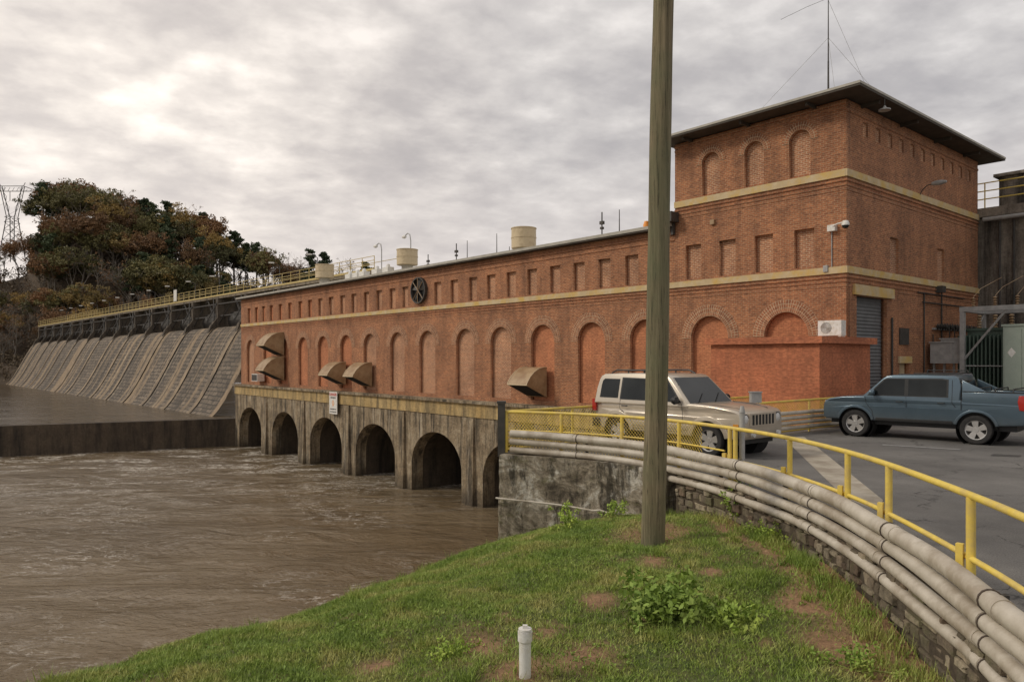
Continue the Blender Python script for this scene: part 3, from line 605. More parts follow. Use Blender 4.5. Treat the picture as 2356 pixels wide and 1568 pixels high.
def leaves(centers,rad,count,size,flat=1.0):
    c=np.array(centers); k=np.repeat(np.arange(len(c)),count); n=len(k)
    d=np.random.randn(n,3); d/=np.linalg.norm(d,axis=1)[:,None]; r=np.random.rand(n)**.5
    R_=np.array(rad) if hasattr(rad,'__len__') else np.full(len(c),rad)
    P=c[k]+d*(r*R_[k])[:,None]*np.array([1,1,flat])
    a=np.random.randn(n,3); a/=np.linalg.norm(a,axis=1)[:,None]; b=np.cross(a,np.random.randn(n,3)); b/=np.linalg.norm(b,axis=1)[:,None]
    sz=size*(.5+np.random.rand(n))[:,None]
    V=np.stack([P-a*sz,P+b*sz*.55,P+a*sz,P-b*sz*.55],axis=1)
    return V
def leafobj(name,V,mat):
    n=len(V); me=bpy.data.meshes.new(name); me.vertices.add(4*n); me.vertices.foreach_set('co',V.astype(np.float32).ravel())
    me.loops.add(4*n); me.loops.foreach_set('vertex_index',np.arange(4*n,dtype=np.int32)); me.polygons.add(n)
    me.polygons.foreach_set('loop_start',np.arange(0,4*n,4,dtype=np.int32)); me.polygons.foreach_set('loop_total',np.full(n,4,dtype=np.int32)); me.update(calc_edges=True)
    me.materials.append(mat); return me
n=5200; s=np.random.rand(n)*.75; q=np.random.rand(n); P=terr(s,q); k=smoothnoise(P[:,0]*1.4+4,P[:,1]*1.4)>.12; P=P[k]; P[:,2]+=.02
g=link(leafobj('clover_patches',leaves(P,.06,6,.018,.35),M['leafy']),'clover_patches'); g["kind"]="stuff"; tag(g,"low bright clover and weeds mixed into the grass","ground cover")
def bush(loc,r,h,nc,cnt,size,label,name='leafy_shrub'):
    o=empty(name,loc); tag(o,label,"shrub")
    cs=[(random.gauss(0,r*.45),random.gauss(0,r*.45),random.uniform(.15,1)*h*max(.3,1-abs(random.gauss(0,.35)))) for _ in range(nc)]
    link(leafobj('foliage',leaves(cs,r*.28,cnt,size,.8),M['leafy']),'foliage',o)
    m=MB()
    for c in cs[:18]: m.tube([(0,0,0),(c[0]*.5,c[1]*.5,c[2]*.6),c],.006,4)
    m.obj('stem',M['grass'],o)
def ground_at(x,y):
    ss,qq=np.meshgrid(np.linspace(0,.95,300),np.linspace(0,1,80)); P=terr(ss.ravel(),qq.ravel()); i=np.argmin((P[:,0]-x)**2+(P[:,1]-y)**2); return P[i,2]
def gl(u,v,z0=-.8):
    z=z0
    for _ in range(6):
        p=onz(u,v,z); z=ground_at(p.x,p.y)
    return Vector((p.x,p.y,z))
bush(gl(1540,1425),.5,.5,80,26,.035,"bright green leafy weed clump growing in the grass")
bush(gl(1680,1430),.34,.2,45,20,.028,"low spreading green weed beside the leafy clump")
bush(gl(1690,1195),.28,.9,34,22,.025,"tall weeds growing at the stone wall")
bush(gl(1565,1165),.28,1.0,40,20,.025,"tall weeds growing at the stone wall behind the pole")
bush(gl(1960,1540),.3,.25,30,18,.02,"low weeds at the foot of the stone wall")
bush(gl(1305,1215),.28,.6,24,18,.025,"weeds hanging by the mossy concrete wall")
bush(gl(1410,1190),.32,.35,24,18,.025,"weeds below the mossy concrete wall")
bush(gl(1760,1240),.3,.3,24,18,.022,"low weeds by the rubble wall")
bush(gl(1040,1505),.3,.12,24,16,.02,"dark grass clump beside bare soil")
p=gl(1208,1556); o=empty('vent_pipe',(p.x,p.y,p.z)); tag(o,"short white plastic standpipe sticking out of the grass","pipe")
m=MB(); m.lathe([(.056,-.15),(.056,.34),(.068,.34),(.068,.43),(.001,.435)],n=24); m.obj('pipe_body',M['white'],o)
m=MB(); m.lathe([(.062,.435),(.062,.455),(.001,.457)],n=24); m.box(-.022,.022,-.022,.022,.455,.485); m.obj('screw_cap',M['white'],o)
def wood():
    m,nt,b=nm('weathered_pole_wood'); v=mapping(nt,'Object',(9,9,.35)); n=noise(nt,v,1.6,8,.75); n2=noise(nt,mapping(nt,'Object'),.8,4,.6)
    col=ramp(nt,n.outputs[0],[(.3,(.07,.055,.03)),(.48,(.19,.155,.09)),(.7,(.33,.265,.165))]).outputs[0]
    col=mix(nt,ramp(nt,n2.outputs[0],[(.4,0.0),(.65,.6)]).outputs[0],col,(.115,.14,.07))
    vc=mapping(nt,'Object',(26,26,.8)); n3=noise(nt,vc,1.2,6,.8); col=mix(nt,ramp(nt,n3.outputs[0],[(.56,0.0),(.62,.9)]).outputs[0],col,(.025,.02,.012))
    nt.links.new(col,b.inputs['Base Color']); b.inputs['Roughness'].default_value=.9; bump(nt,b,n.outputs[0],1,.03); return m
M['wood']=wood()
pz=ground_at(pole.x,pole.y); UP=empty('utility_pole',(pole.x,pole.y,pz)); tag(UP,"weathered greenish wooden utility pole standing in the grass","utility pole")
m=MB(); hts=np.linspace(-.5,12,40); m.tube([(.02*h+.01*math.sin(h*.7),0.0,h) for h in hts],[.187-.0028*h+(.01*math.sin(h*2.1)*.3) for h in hts],n=28); m.obj('pole_shaft',M['wood'],UP,smooth=60)
# ---- walls along lot
def wallstrip(i0,i1,o0,o1,ztop,zbot,name,mat,label):
    vs=[];fs=[]
    idx=list(range(i0,i1+1))
    for i in idx:
        a=off(i,o0);b=off(i,o1); zt=ztop; zb=zbot(i)
        vs+=[(a[0],a[1],zt),(b[0],b[1],zt),(b[0]+out[i][0]*.04,b[1]+out[i][1]*.04,zb),(a[0],a[1],zb)]
    for k in range(len(idx)-1):
        for j in range(4): fs.append((k*4+j,k*4+(j+1)%4,(k+1)*4+(j+1)%4,(k+1)*4+j))
    fs+=[(0,1,2,3),tuple((len(idx)-1)*4+j for j in (3,2,1,0))]
    m=MB(); m.add(vs,fs); o=m.obj(name,mat,smooth=40); tag(o,label,"wall"); return o
IC=int(2.25*PN)
o=wallstrip(0,IC,.02,.40,-.015,lambda i:-8,'retaining_wall',M['retain'],"stained mossy concrete retaining wall above the river")
m=MB()
e1=Vector((off(0,.42)[0],off(0,.42)[1],0)); e2=A1+DL*.5
m.add([(e1.x,e1.y,-8),(e1.x+.2,e1.y+.3,-8),(e2.x+.3,e2.y,-8),(e2.x,e2.y,-8),(e1.x,e1.y,-.02),(e1.x+.2,e1.y+.3,-.02),(e2.x+.3,e2.y,-.02),(e2.x,e2.y,-.02)],[(0,3,2,1),(4,5,6,7),(0,1,5,4),(1,2,6,5),(2,3,7,6),(3,0,4,7)])
k=m.obj('return_wall',M['retain'],o,smooth=0)
vs=[];fs=[];nz=40; idx=np.linspace(0,IC,90)
for a in idx:
    i=int(min(a,IC-1)); f=a-i; p=off(i,0)*(1-f)+off(i+1,0)*f; on=out[i]
    for j in range(nz+1):
        z=-.1-j*.075; n_=.5+.5*math.sin(a*1.9+z*3+2*math.sin(z*5+a*.6)); d=.41+(.03*n_+.02*math.sin(a*3.7+z*11)*math.sin(z*9-a)+ (.08 if z<-1.05 else 0)*(.6+.4*math.sin(a*.8)))
        d+=random.uniform(-.006,.006); vs.append((p[0]+on[0]*d,p[1]+on[1]*d,z))
for i in range(len(idx)-1):
    for j in range(nz): fs.append((i*(nz+1)+j,i*(nz+1)+j+1,(i+1)*(nz+1)+j+1,(i+1)*(nz+1)+j))
m=MB(); m.add(vs,fs); m.obj('eroded_face',M['retain'],o,smooth=50)
def rubble():
    m,nt,b=nm('rubble_stone'); v=mapping(nt,'Object'); a_=N(nt,'ShaderNodeAttribute',attribute_name='Col')
    n=noise(nt,v,9,7,.75); col=mix(nt,.9,a_.outputs['Color'],ramp(nt,n.outputs[0],[(.3,(.4,.4,.4)),(.7,(1.5,1.5,1.5))]).outputs[0],'MULTIPLY')
    n2=noise(nt,v,1.6,5,.7); col=mix(nt,ramp(nt,n2.outputs[0],[(.5,0.0),(.64,.6)]).outputs[0],col,(.12,.12,.05))
    nt.links.new(col,b.inputs['Base Color']); b.inputs['Roughness'].default_value=.92; bump(nt,b,n.outputs[0],.9,.04); return m
M['rubble']=rubble(); M['joint']=noisy('earthy_joint',(.05,.038,.026),(.13,.10,.065),9,.95,.6,.04)
sw=wallstrip(IC+1,NP-1,-.02,.215,-.06,lambda i:FZ[i]-.5,'stone_wall',M['joint'],"curving dark rubble stone wall holding up the parking lot")
cum=np.concatenate([[0],np.cumsum(np.linalg.norm(np.diff(path,axis=0),axis=1))])
def pos_s(s_): return np.array([np.interp(s_,cum,path[:,0]),np.interp(s_,cum,path[:,1])]),np.array([np.interp(s_,cum,out[:,0]),np.interp(s_,cum,out[:,1])]),np.interp(s_,cum,FZ)
vs=[];fs=[];cols=[]; send=cum[11*PN]
ztop=-.07; SQ=[(-1,-1),(-.2,-1),(1,-1),(1,.1),(1,1),(.15,1),(-1,1),(-1,-.1)]
while ztop>-1.2:
    h=random.uniform(.10,.19); s_=cum[IC+1]+random.uniform(0,.2)
    while s_<send:
        L=random.uniform(.10,.42); 
        _,_,fz=pos_s(s_)
        nsub=1 if random.random()<.7 else 2
        for sub in range(nsub):
            h1=h/nsub; zt1=ztop-sub*h1
            if zt1<=fz-.25 or random.random()<.04: continue
            pr=.225+random.uniform(.0,.07); hh_=h1*random.uniform(.82,1.0); zz=zt1+random.uniform(-.02,.02)
            g_=random.uniform(.55,1.15); tone=random.choice([(.16,.13,.09),(.22,.175,.12),(.30,.245,.17),(.19,.15,.105),(.36,.30,.21),(.17,.12,.08)]); tone=tuple(x*g_ for x in tone); k0=len(vs)
            cen=s_+L/2; cz=zz-hh_/2; jit=[(random.uniform(-.24,.10),random.uniform(-.28,.12)) for _ in range(8)]; sk=random.uniform(-.25,.25)
            for lay,(sc_,dep) in enumerate(((1.0,.20),(.95,pr-.015),(.78,pr))):
                for j in range(8):
                    ax_=SQ[j][0]*(1+jit[j][0])+sk*SQ[j][1]*.3; az_=SQ[j][1]*(1+jit[j][1])+sk*SQ[j][0]*.3
                    s2=cen+ax_*(L/2-.006)*sc_; z2=cz+az_*(hh_/2-.004)*sc_; p_,o_,_f=pos_s(s2)
                    dd_=dep+(random.uniform(-.008,.008) if lay==2 else 0); vs.append((p_[0]+o_[0]*dd_,p_[1]+o_[1]*dd_,z2)); cols.append(tone)
            for lay in range(2):
                for j in range(8): fs.append((k0+lay*8+j,k0+lay*8+(j+1)%8,k0+(lay+1)*8+(j+1)%8,k0+(lay+1)*8+j))
            fs.append(tuple(k0+16+j for j in range(8)))
        s_+=L
    ztop-=h
m=MB(); m.add(vs,fs); me=m.mesh('stonework',[M['rubble']],25)
ca=me.color_attributes.new('Col','FLOAT_COLOR','POINT'); arr=np.ones((len(vs),4),dtype=np.float32); arr[:,:3]=np.array(cols); ca.data.foreach_set('color',arr.ravel()); link(me,'stonework',sw)
# conduit pipes
zb=np.interp(np.arange(NP),[0,2*PN,5*PN,8*PN,NP-1],[.49,.41,.35,.28,.2])
for k in range(4):
    r=[.092,.078,.073,.068][k]; o=empty('conduit_pipe',(path[0][0],path[0][1],0)); tag(o,"long grey metal conduit pipe curving along the yellow railing","pipe","grey pipes along the wall")
    org=Vector(o.location)
    L=[]
    for i in range(2,NP):
        p=off(i,.22+.012*k+.012*math.sin(i*.21+k*1.7)); L.append(Vector((p[0],p[1],zb[i]-.19*k+.008*math.sin(i*.33+k)))-org)
    m=MB(); m.tube(L,r,16); m.obj('pipe_run',M['galv'],o,smooth=50)
    acc=.9+k*.15; cl=.6
    for i in range(1,len(L)):
        acc+=(L[i]-L[i-1]).length; cl+=(L[i]-L[i-1]).length; d=(L[i]-L[i-1]).normalized()
        if acc>2.4: acc=0; m=MB(); m.cyl(L[i]-d*.07,L[i]+d*.07,r*1.1,n=16); m.obj('pipe_coupling',M['galv'],o,smooth=50)
        if cl>2.3: cl=0; m=MB(); m.cyl(L[i]-d*.008,L[i]+d*.008,r*1.13,n=14); m.obj('pipe_clamp',M['clamp'],o,smooth=50)
acc=0
for i in range(3,NP-12):
    acc+=float(np.linalg.norm(path[i]-path[i-1]))
    if acc>1.9:
        acc=0; a=off(i,.08); z=zb[i]; m=MB(); m.box(-.03,.03,-.03,.03,-.8,z+.02); o=m.obj('pipe_bracket',M['steel'],None,(a[0],a[1],0)); tag(o,"dark steel post carrying the conduit pipes","bracket","pipe support posts")
RL=empty('yellow_railing',(path[0][0],path[0][1],0)); tag(RL,"yellow painted steel railing curving along the parking lot edge","railing")
org=Vector(RL.location)
def pp(i,o_,z): p=off(i,o_); return Vector((p[0],p[1],z))-org
m=MB(); m.tube([pp(i,0,1.0) for i in range(0,NP)],.036,10); m.obj('top_rail',M['yellow'],RL,smooth=50)
m=MB(); m.tube([pp(i,0,.40) for i in range(3*PN,NP)],.03,10); m.obj('bottom_rail',M['yellow'],RL,smooth=50)
for z_ in (.55,.08):
    m=MB(); m.tube([pp(i,0,z_) for i in range(0,3*PN)],.018,8); m.obj('bottom_rail',M['yellow'],RL,smooth=50)
posts=[0,9,18,27,36]
us=[1690,1820,1950,2047,2235,2480]
for u in us:
    r=(u-HU)/F; i=int(np.argmin([abs(path[j][0]/max(path[j][1],.1)-r) if 2<path[j][1]<14.5 else 9 for j in range(NP)])); posts.append(i)
for i in sorted(set(posts)):
    m=MB(); p=pp(i,0,0); m.cyl(p,p+Vector((0,0,.98)),.042,n=12); m.obj('post',M['yellow'],RL)
    if i>30:
        t_=Vector((tan[i][0],tan[i][1],0)); q=p+Vector((out[i][0],out[i][1],0))*.06+t_*(-.09)
        m=MB(); m.cyl(q+Vector((0,0,.28)),q+Vector((0,0,.52)),.045,n=4); m.obj('post_bracket',M['yellow'],RL)
def meshwires(P,L,z0,z1,sp=.085,r=.0055):
    m=MB(); H=z1-z0; n=int((L+H)/sp)
    for k in range(n):
        s0=-H+k*sp
        a,b=max(s0,0),min(s0+H,L)
        if b-a<.02: continue
        for sg_ in (0,1):
            zz=(lambda s:(z0+(s-s0))) if sg_==0 else (lambda s:(z1-(s-s0)))
            K=max(1,int((b-a)/.35)); pts=[]
            for j in range(K+1):
                s_=a+(b-a)*j/K; x,y=P(s_); pts.append((x,y,zz(s_)))
            m.tube(pts,r,3,caps=False)
    return m
Lm=cum[int(2.6*PN)]
fP=lambda s:(float(np.interp(s,cum,path[:,0]))-org.x,float(np.interp(s,cum,path[:,1]))-org.y)
meshwires(fP,Lm,.09,.98).obj('mesh_panel',M['yellow'],RL,smooth=0)
m=MB(); m.box(-.09,.09,-.09,.09,-.1,1.2); m.box(-.11,.11,-.11,.11,1.2,1.26); o=m.obj('corner_post',M['steel'],None,(path[0][0]-.12,path[0][1]+.02,0)); tag(o,"dark square steel post at the corner of the fence","post")
def straightfence(a,b,label):
    L=(b-a).length; d=(b-a).normalized(); o=empty('mesh_fence',a); tag(o,label,"fence")
    for z_,r_ in ((1.0,.032),(.08,.02)):
        m=MB(); m.cyl((0,0,z_),d*L+Vector((0,0,z_)),r_,n=8); m.obj('fence_rail',M['yellow'],o)
    n=max(2,int(L/2.2))
    for k in range(n+1):
        m=MB(); q=d*(L*k/n); m.cyl(q,q+Vector((0,0,1.02)),.035,n=8); m.obj('post',M['yellow'],o)
    meshwires(lambda s:(d.x*s,d.y*s),L,.09,.98,sp=.1).obj('mesh_panel',M['yellow'],o,smooth=0)
straightfence(Vector((path[0][0],path[0][1]+.08,0)),Vector((path[0][0],path[0][1],0))+DR*11.5,"yellow wire mesh fence along the river edge behind the car")
fa=local(1.35,-8.3,0); fb=local(1.35,-2.4,0)
straightfence(fa,fb,"yellow wire mesh fence in front of the orange shed")
for k in range(4):
    o=empty('conduit_pipe',fa); tag(o,"straight grey conduit pipe running below the mesh fence","pipe","grey pipes by the shed"); n_=-DL*.16
    m=MB(); m.tube([n_+Vector((0,0,.66-.15*k)),n_+DR*3.0+Vector((0,0,.64-.15*k)),n_+DR*5.4+Vector((0,0,.62-.15*k))],.06,10); m.obj('pipe_run',M['galv'],o)
    for s_ in (.8,2.8,4.7): m=MB(); m.cyl(n_+DR*s_+Vector((0,0,.65-.15*k)),n_+DR*(s_+.1)+Vector((0,0,.65-.15*k)),.07,n=10); m.obj('pipe_coupling',M['galv'],o)
p=off(int(np.argmin(np.abs(path[:,0]/np.maximum(path[:,1],.1)-(1692-HU)/F)+np.where((path[:,1]>11)&(path[:,1]<15),0,9))),-.15)
m=MB(); m.cyl((0,0,0),(0,0,1.3),.05,n=14); m.cyl((0,0,1.3),(0,0,1.42),.06,.03,n=14); o=m.obj('steel_bollard',M['lightsteel'],None,(p[0],p[1],0)); tag(o,"grey galvanised steel post beside the yellow railing","post")
p=at(1738,20.6,0); o=empty('meter_box',p); tag(o,"grey electrical box on a thin post near the shed","electrical box")
m=MB(); m.box(-.14,.14,-.1,.1,1.08,1.36); m.box(-.16,.16,-.12,.12,1.36,1.39); m.obj('box_case',M['lightsteel'],o,smooth=0); m=MB(); m.cyl((0,0,0),(0,0,1.08),.03,n=8); m.cyl((.08,0,.3),(.08,0,1.08),.015,n=6); m.obj('post',M['lightsteel'],o)
m=MB(); L=[]
for i in range(0,IC+1): 
    q=off(i,.60); L.append((q[0],q[1],-1.02-.1*(i/IC)+.05*math.sin(i*.5)*(i>16)))
m.tube(L,.022,8); o=m.obj('wall_pipe',M['galv'],None); tag(o,"thin grey pipe fixed along the mossy concrete wall","pipe")
# ================================================================= VEHICLES
def wheel(parent,x,y,r,w,sgn):
    o=empty('wheel'); o.parent=parent; o.location=(x,y,r)
    m=MB(); m.lathe([(r*.66,-w/2+.01),(r*.72,-w/2),(r*.93,-w/2+.01),(r*.99,-w/2+.045),(r,-w/4),(r,w/4),(r*.99,w/2-.045),(r*.93,w/2-.01),(r*.72,w/2),(r*.66,w/2-.01),(r*.62,0)],axis='y',n=36)
    m.obj('tyre',M['rubber'],o,smooth=40)
    m=MB(); yo=sgn*(w/2-.02); 
    m.lathe([(r*.66,yo),(r*.62,yo-sgn*.012),(r*.60,yo-sgn*.06),(r*.60,-yo)],axis='y',n=30)
    m.lathe([(.001,yo-sgn*.02),(r*.16,yo-sgn*.02),(r*.2,yo-sgn*.045)],axis='y',n=20)
    for k in range(5):
        a=k*2*math.pi/5+.2; ca,sa=math.cos(a),math.sin(a)
        P=lambda rr,ww,yy:(rr*ca-ww*sa,yy,rr*sa+ww*ca)
        y0=yo-sgn*.03;y1=yo-sgn*.07
        m.add([P(r*.1,-.05,y0),P(r*.63,-.085,y0+sgn*.012),P(r*.63,.085,y0+sgn*.012),P(r*.1,.05,y0),P(r*.1,-.05,y1),P(r*.63,-.085,y1),P(r*.63,.085,y1),P(r*.1,.05,y1)],[(0,1,2,3),(4,7,6,5),(0,4,5,1),(3,2,6,7)])
    m.obj('rim',M['chrome'],o,smooth=35)
    m=MB(); m.lathe([(.001,yo-sgn*.11),(r*.6,yo-sgn*.11)],axis='y',n=24); m.obj('spoke_backdrop',M['steel'],o)  # dark backdrop disc added behind the spokes, shade of the gaps as colour
def car(sp,loc,heading,label):
    pm=M[sp['paint']]; o=empty(sp['name'],loc,math.atan2(heading[1],heading[0])); tag(o,label,sp['cat'])
    sc=sp.get('scale',1); o.scale=(sc,sc,sc); rt=sp.get('rt',.13)
    HW=sp['hw']; belt=sp['belt']
    def sy(z):
        if z<=belt: return HW-.05*max(0,(belt-.25-z))-.10*max(0,z-(belt-.12))
        return HW-.012-(z-belt)*sp['tumble']
    def shape(a,b,d,half):
        s=(d-half)/half; return (a,s*sy(b),b)
    bx=sp['body']
    def archpts(cx,r,z0):
        a0=math.asin(min(1,(z0-sp['wr'])/r)) ; L=[]
        for i in range(15):
            a=a0+(math.pi-2*a0)*i/14; L.append((cx+r*math.cos(a),sp['wr']+r*math.sin(a)))
        return L
    z0=sp['sill']; outl=list(bx)
    outl+= archpts(sp['fa'],sp['ar'],z0+.001)+archpts(sp['ra'],sp['ar'],z0+.001)
    def fronttaper(x,y,z):
        f=max(0,(abs(x)-(sp['len']/2-.75))/.75); return y*(1-(.13 if x>0 else rt)*f*f)
    def bmap(a,b,d):
        x,y,z=shape(a,b,d,HW); y=fronttaper(x,y,z); return (x,y,z)
    link(platemesh(outl,[],2*HW,bmap,'body',pm,bevel=.04,smooth=40),'body',o)
    link(platemesh(sp['cabin'],[],2*(HW-sp.get('cin',0)),lambda a,b,d:((a,(d-(HW-sp.get('cin',0)))/HW*sy(b),b)),'cabin',pm,bevel=.04,smooth=40),'cabin',o)
    m=MB(); m.box(-sp['len']/2+.25,sp['len']/2-.25,-HW+.22,HW-.22,sp['sill']-.12,belt-.25); m.obj('chassis',M['black'],o,smooth=0)
    for s in (1,-1):
        for w in sp['windows']:
            def mp(a,b,d,s=s,off_=.006): return (a,s*(sy(b)+off_-d),b)
            link(platemesh(w,[],.02,mp,'side_window',M['glass'],smooth=0),'side_window',o)
        for w in sp['trims']:
            link(platemesh(w,[],.02,lambda a,b,d,s=s:(a,s*(sy(b)+.003-d),b),'window_trim',M['black'],smooth=0),'window_trim',o)
        for lp in sp['seams']:
            m=MB(); m.tube([(a,s*(fronttaper(a,sy(b),b)+.0005),b) for a,b in lp],.007,4); m.obj('door_seam',M['black'],o)
        for (a,b) in sp['handles']:
            m=MB(); y=s*(sy(b)); m.tube([(a-.09,y,b),(a-.07,y+s*.03,b),(a+.07,y+s*.03,b),(a+.09,y,b)],.014,8); m.obj('door_handle',M[sp['handle']],o)
        if sp['strip']:
            a0,a1,b0,b1=sp['strip']; link(platemesh([(a0,b0),(a1,b0),(a1,b1),(a0,b1)],[],.05,lambda a,b,d,s=s:(a,s*(sy(b)+.02-d),b),'side_moulding',M[sp['strm']],bevel=.01),'side_moulding',o)
        for cx in (sp['fa'],sp['ra']):
            r0=sp['ar']-.02; r1=sp['ar']+sp['flw']; L=[]
            a0=math.asin((z0+.03-sp['wr'])/r1)
            for i in range(17):
                a=a0+(math.pi-2*a0)*i/16; L.append((cx+r1*math.cos(a),sp['wr']+r1*math.sin(a)))
            for i in range(16,-1,-1):
                a=a0+(math.pi-2*a0)*i/16; L.append((cx+r0*math.cos(a),sp['wr']+r0*math.sin(a)))
            link(platemesh(L,[],.10,lambda a,b,d,s=s:(a,s*(fronttaper(a,sy(b),b)+sp['flp']-d),b),'wheel_arch',M[sp['flm']],bevel=.012),'wheel_arch',o)
            m=MB(); m.lathe([(sp['ar']-.006,s*(HW-.06)),(sp['ar']-.006,s*(HW-.5))],axis='y',o=(cx,0,sp['wr']),n=32); m.lathe([(sp['ar']-.006,s*(HW-.5)),(.001,s*(HW-.5))],axis='y',o=(cx,0,sp['wr']),n=32); m.obj('wheel_well',M['dark'],o)  # near-black colour paints the shade of the wheel arch gaps
        m=MB(); mx,mz=sp['mirror']; y=s*(sy(mz)+.03); m.lathe([(.001,-.07),(.07,-.06),(.1,0),(.085,.06),(.001,.07)],axis='x',o=(mx,y+s*.11,mz+.02),n=14); m.box(mx-.03,mx+.03,y-s*.06,y+s*.06,mz-.05,mz-.01); m.obj('wing_mirror',M[sp['mirm']],o)
        for x in (sp['fa'],sp['ra']): wheel(o,x,s*(HW-.13),sp['wr'],.24,s)
    for nm_,(x0,za,x1,zb_),sg_ in (('windscreen',sp['ws'],1),('rear_window',sp['rw'],-1)):
        n=Vector((abs(zb_-za),0,abs(x1-x0))).normalized(); n.x*=sg_; e=n*.012
        a=sy(za)-.09; b=sy(zb_)-.09; m=MB()
        m.add([(x0+e.x,-a,za+e.z),(x0+e.x,a,za+e.z),(x1+e.x,b,zb_+e.z),(x1+e.x,-b,zb_+e.z),(x0-e.x,-a,za-e.z),(x0-e.x,a,za-e.z),(x1-e.x,b,zb_-e.z),(x1-e.x,-b,zb_-e.z)],[(0,1,2,3),(0,4,5,1),(1,5,6,2),(2,6,7,3),(3,7,4,0)]); m.obj(nm_,M['glass'],o,smooth=0)
        if sg_>0:
            for yy in (-.5,.15): m=MB(); m.tube([(x0+e.x*2+.02,yy,za+e.z*2+.01),(x0+(x1-x0)*.35+e.x*2.5,yy+.42,za+(zb_-za)*.35+e.z*2.5)],.009,5); m.obj('wiper',M['black'],o)
    return o,sy,HW
jeep=dict(name='parked_car',cat='car',paint='champ',scale=1.06,hw=.91,belt=1.13,tumble=.22,len=4.43,wr=.365,ar=.45,fa=1.33,ra=-1.33,sill=.42,
 body=[(-1.80,.42),(-2.12,.44),(-2.17,.6),(-2.17,.95),(-2.13,1.15),(.72,1.15),(.8,1.158),(1.1,1.15),(1.5,1.125),(1.8,1.09),(2.0,1.045),(2.09,.99),(2.12,.88),(2.13,.5),(2.08,.42),(1.84,.42)],
 cabin=[(-2.12,1.05),(-2.08,1.45),(-2.03,1.66),(-1.98,1.74),(-1.88,1.785),(-1.4,1.81),(-.7,1.82),(.0,1.805),(.14,1.775),(.24,1.70),(.85,1.10),(.8,1.05)],
 windows=[[(-1.93,1.2),(-1.33,1.2),(-1.33,1.67),(-1.84,1.67),(-1.90,1.62),(-1.92,1.5)],[(-1.22,1.19),(-.42,1.19),(-.42,1.68),(-1.22,1.68)],[(-.34,1.19),(.53,1.19),(.39,1.36),(.12,1.66),(-.34,1.68)]],
 trims=[[(-1.26,1.17),(.60,1.17),(.41,1.39),(.14,1.69),(-1.26,1.71)]],
 seams=[[(-.38,1.16),(-.38,.50)],[(.62,1.14),(.66,.9),(.62,.52)],[(-1.24,1.16),(-1.24,.95),(-.92,.72),(-.86,.5)],[(-.86,.5),(.62,.5)]],
 handles=[(-.22,1.02),(-1.08,1.02)],handle='black',strip=(-.85,.85,.56,.68),strm='champ',flw=.09,flp=.035,flm='champ',mirror=(.52,1.2),mirm='black',ws=(.80,1.15,.22,1.72),rw=(-2.13,1.2,-2.06,1.66))
hd=Vector((.643,-.766,0)); left=Vector((-hd.y,hd.x,0))
near=Vector((5.14,16.65,0))
cj=near-hd*2.27+left*.95
def jeepfront(o,sy,HW,pm='champ'):
    m=MB(); m.box(2.03,2.145,-.52,.52,.70,.98); m.obj('grille_panel',M[pm],o,smooth=0)
    for k in range(7): m=MB(); y=-.39+k*.13; m.box(2.13,2.15,y-.038,y+.038,.73,.95); m.obj('grille_slot',M['black'],o,smooth=0)
    link(platemesh([(1.9,.40),(2.2,.40),(2.25,.46),(2.25,.64),(2.2,.68),(1.9,.68)],[],1.66,lambda a,b,d:(a-.18*abs((d-.83)/.83)**3,d-.83,b),'bumper',M['black'],bevel=.03),'bumper',o)
    for s in (1,-1):
        m=MB(); m.lathe([(.001,.05),(.06,.045),(.095,.02),(.1,-.06)],axis='x',o=(2.10,s*.64,.86),n=20); m.obj('headlight',M['clearlamp'],o)
        m=MB(); m.lathe([(.115,-.05),(.115,.02),(.1,.02)],axis='x',o=(2.10,s*.64,.86),n=20); m.obj('headlight_bezel',M['black'],o)
        m=MB(); m.box(1.93,2.06,s*.80,s*.845,.7,.76); m.obj('turn_signal',M['amber'],o,smooth=0)
        m=MB(); m.lathe([(.001,.03),(.05,.025),(.055,-.03)],axis='x',o=(2.22,s*.5,.53),n=14); m.obj('fog_lamp',M['clearlamp'],o)
        m=MB(); m.box(-2.2,-2.08,s*.72,s*.88,.85,1.15); m.obj('tail_light',M['redlamp'],o,smooth=0)
        m=MB(); y=s*.62; m.tube([(-1.75,y,1.81),(-1.6,y,1.88),(-.3,y,1.89),(-.1,y,1.81)],.02,8); 
        for x in (-1.2,-.7): m.cyl((x,y,1.79),(x,y,1.88),.018,n=6)
        m.obj('roof_rail',M['black'],o)
    for x in (-1.5,-.5): m=MB(); m.tube([(x,-.62,1.885),(x,.62,1.885)],.014,6); m.obj('roof_crossbar',M['black'],o)
    link(platemesh([(-2.25,.45),(-1.95,.45),(-1.95,.66),(-2.22,.66)],[],1.7,lambda a,b,d:(a,d-.85,b),'bumper',M['black'],bevel=.03),'bumper',o)
    for s in (1,-1): m=MB(); m.tube([(.9,s*.72,1.16),(1.5,s*.66,1.13),(1.95,s*.5,1.065)],.008,4); m.obj('hood_seam',M['black'],o)
o,sy_,_h=car(jeep,cj,hd,"champagne beige boxy SUV with roof rack parked behind the railing"); jeepfront(o,sy_,_h)
j2=dict(jeep); j2['paint']='navy'; j2['strm']='navy'; j2['flm']='black'; j2['scale']=1.0
o,sy_,_h=car(j2,at(2180,27.5,0),(.51,.86,0),"dark SUV parked behind the blue pickup"); jeepfront(o,sy_,_h,'navy')
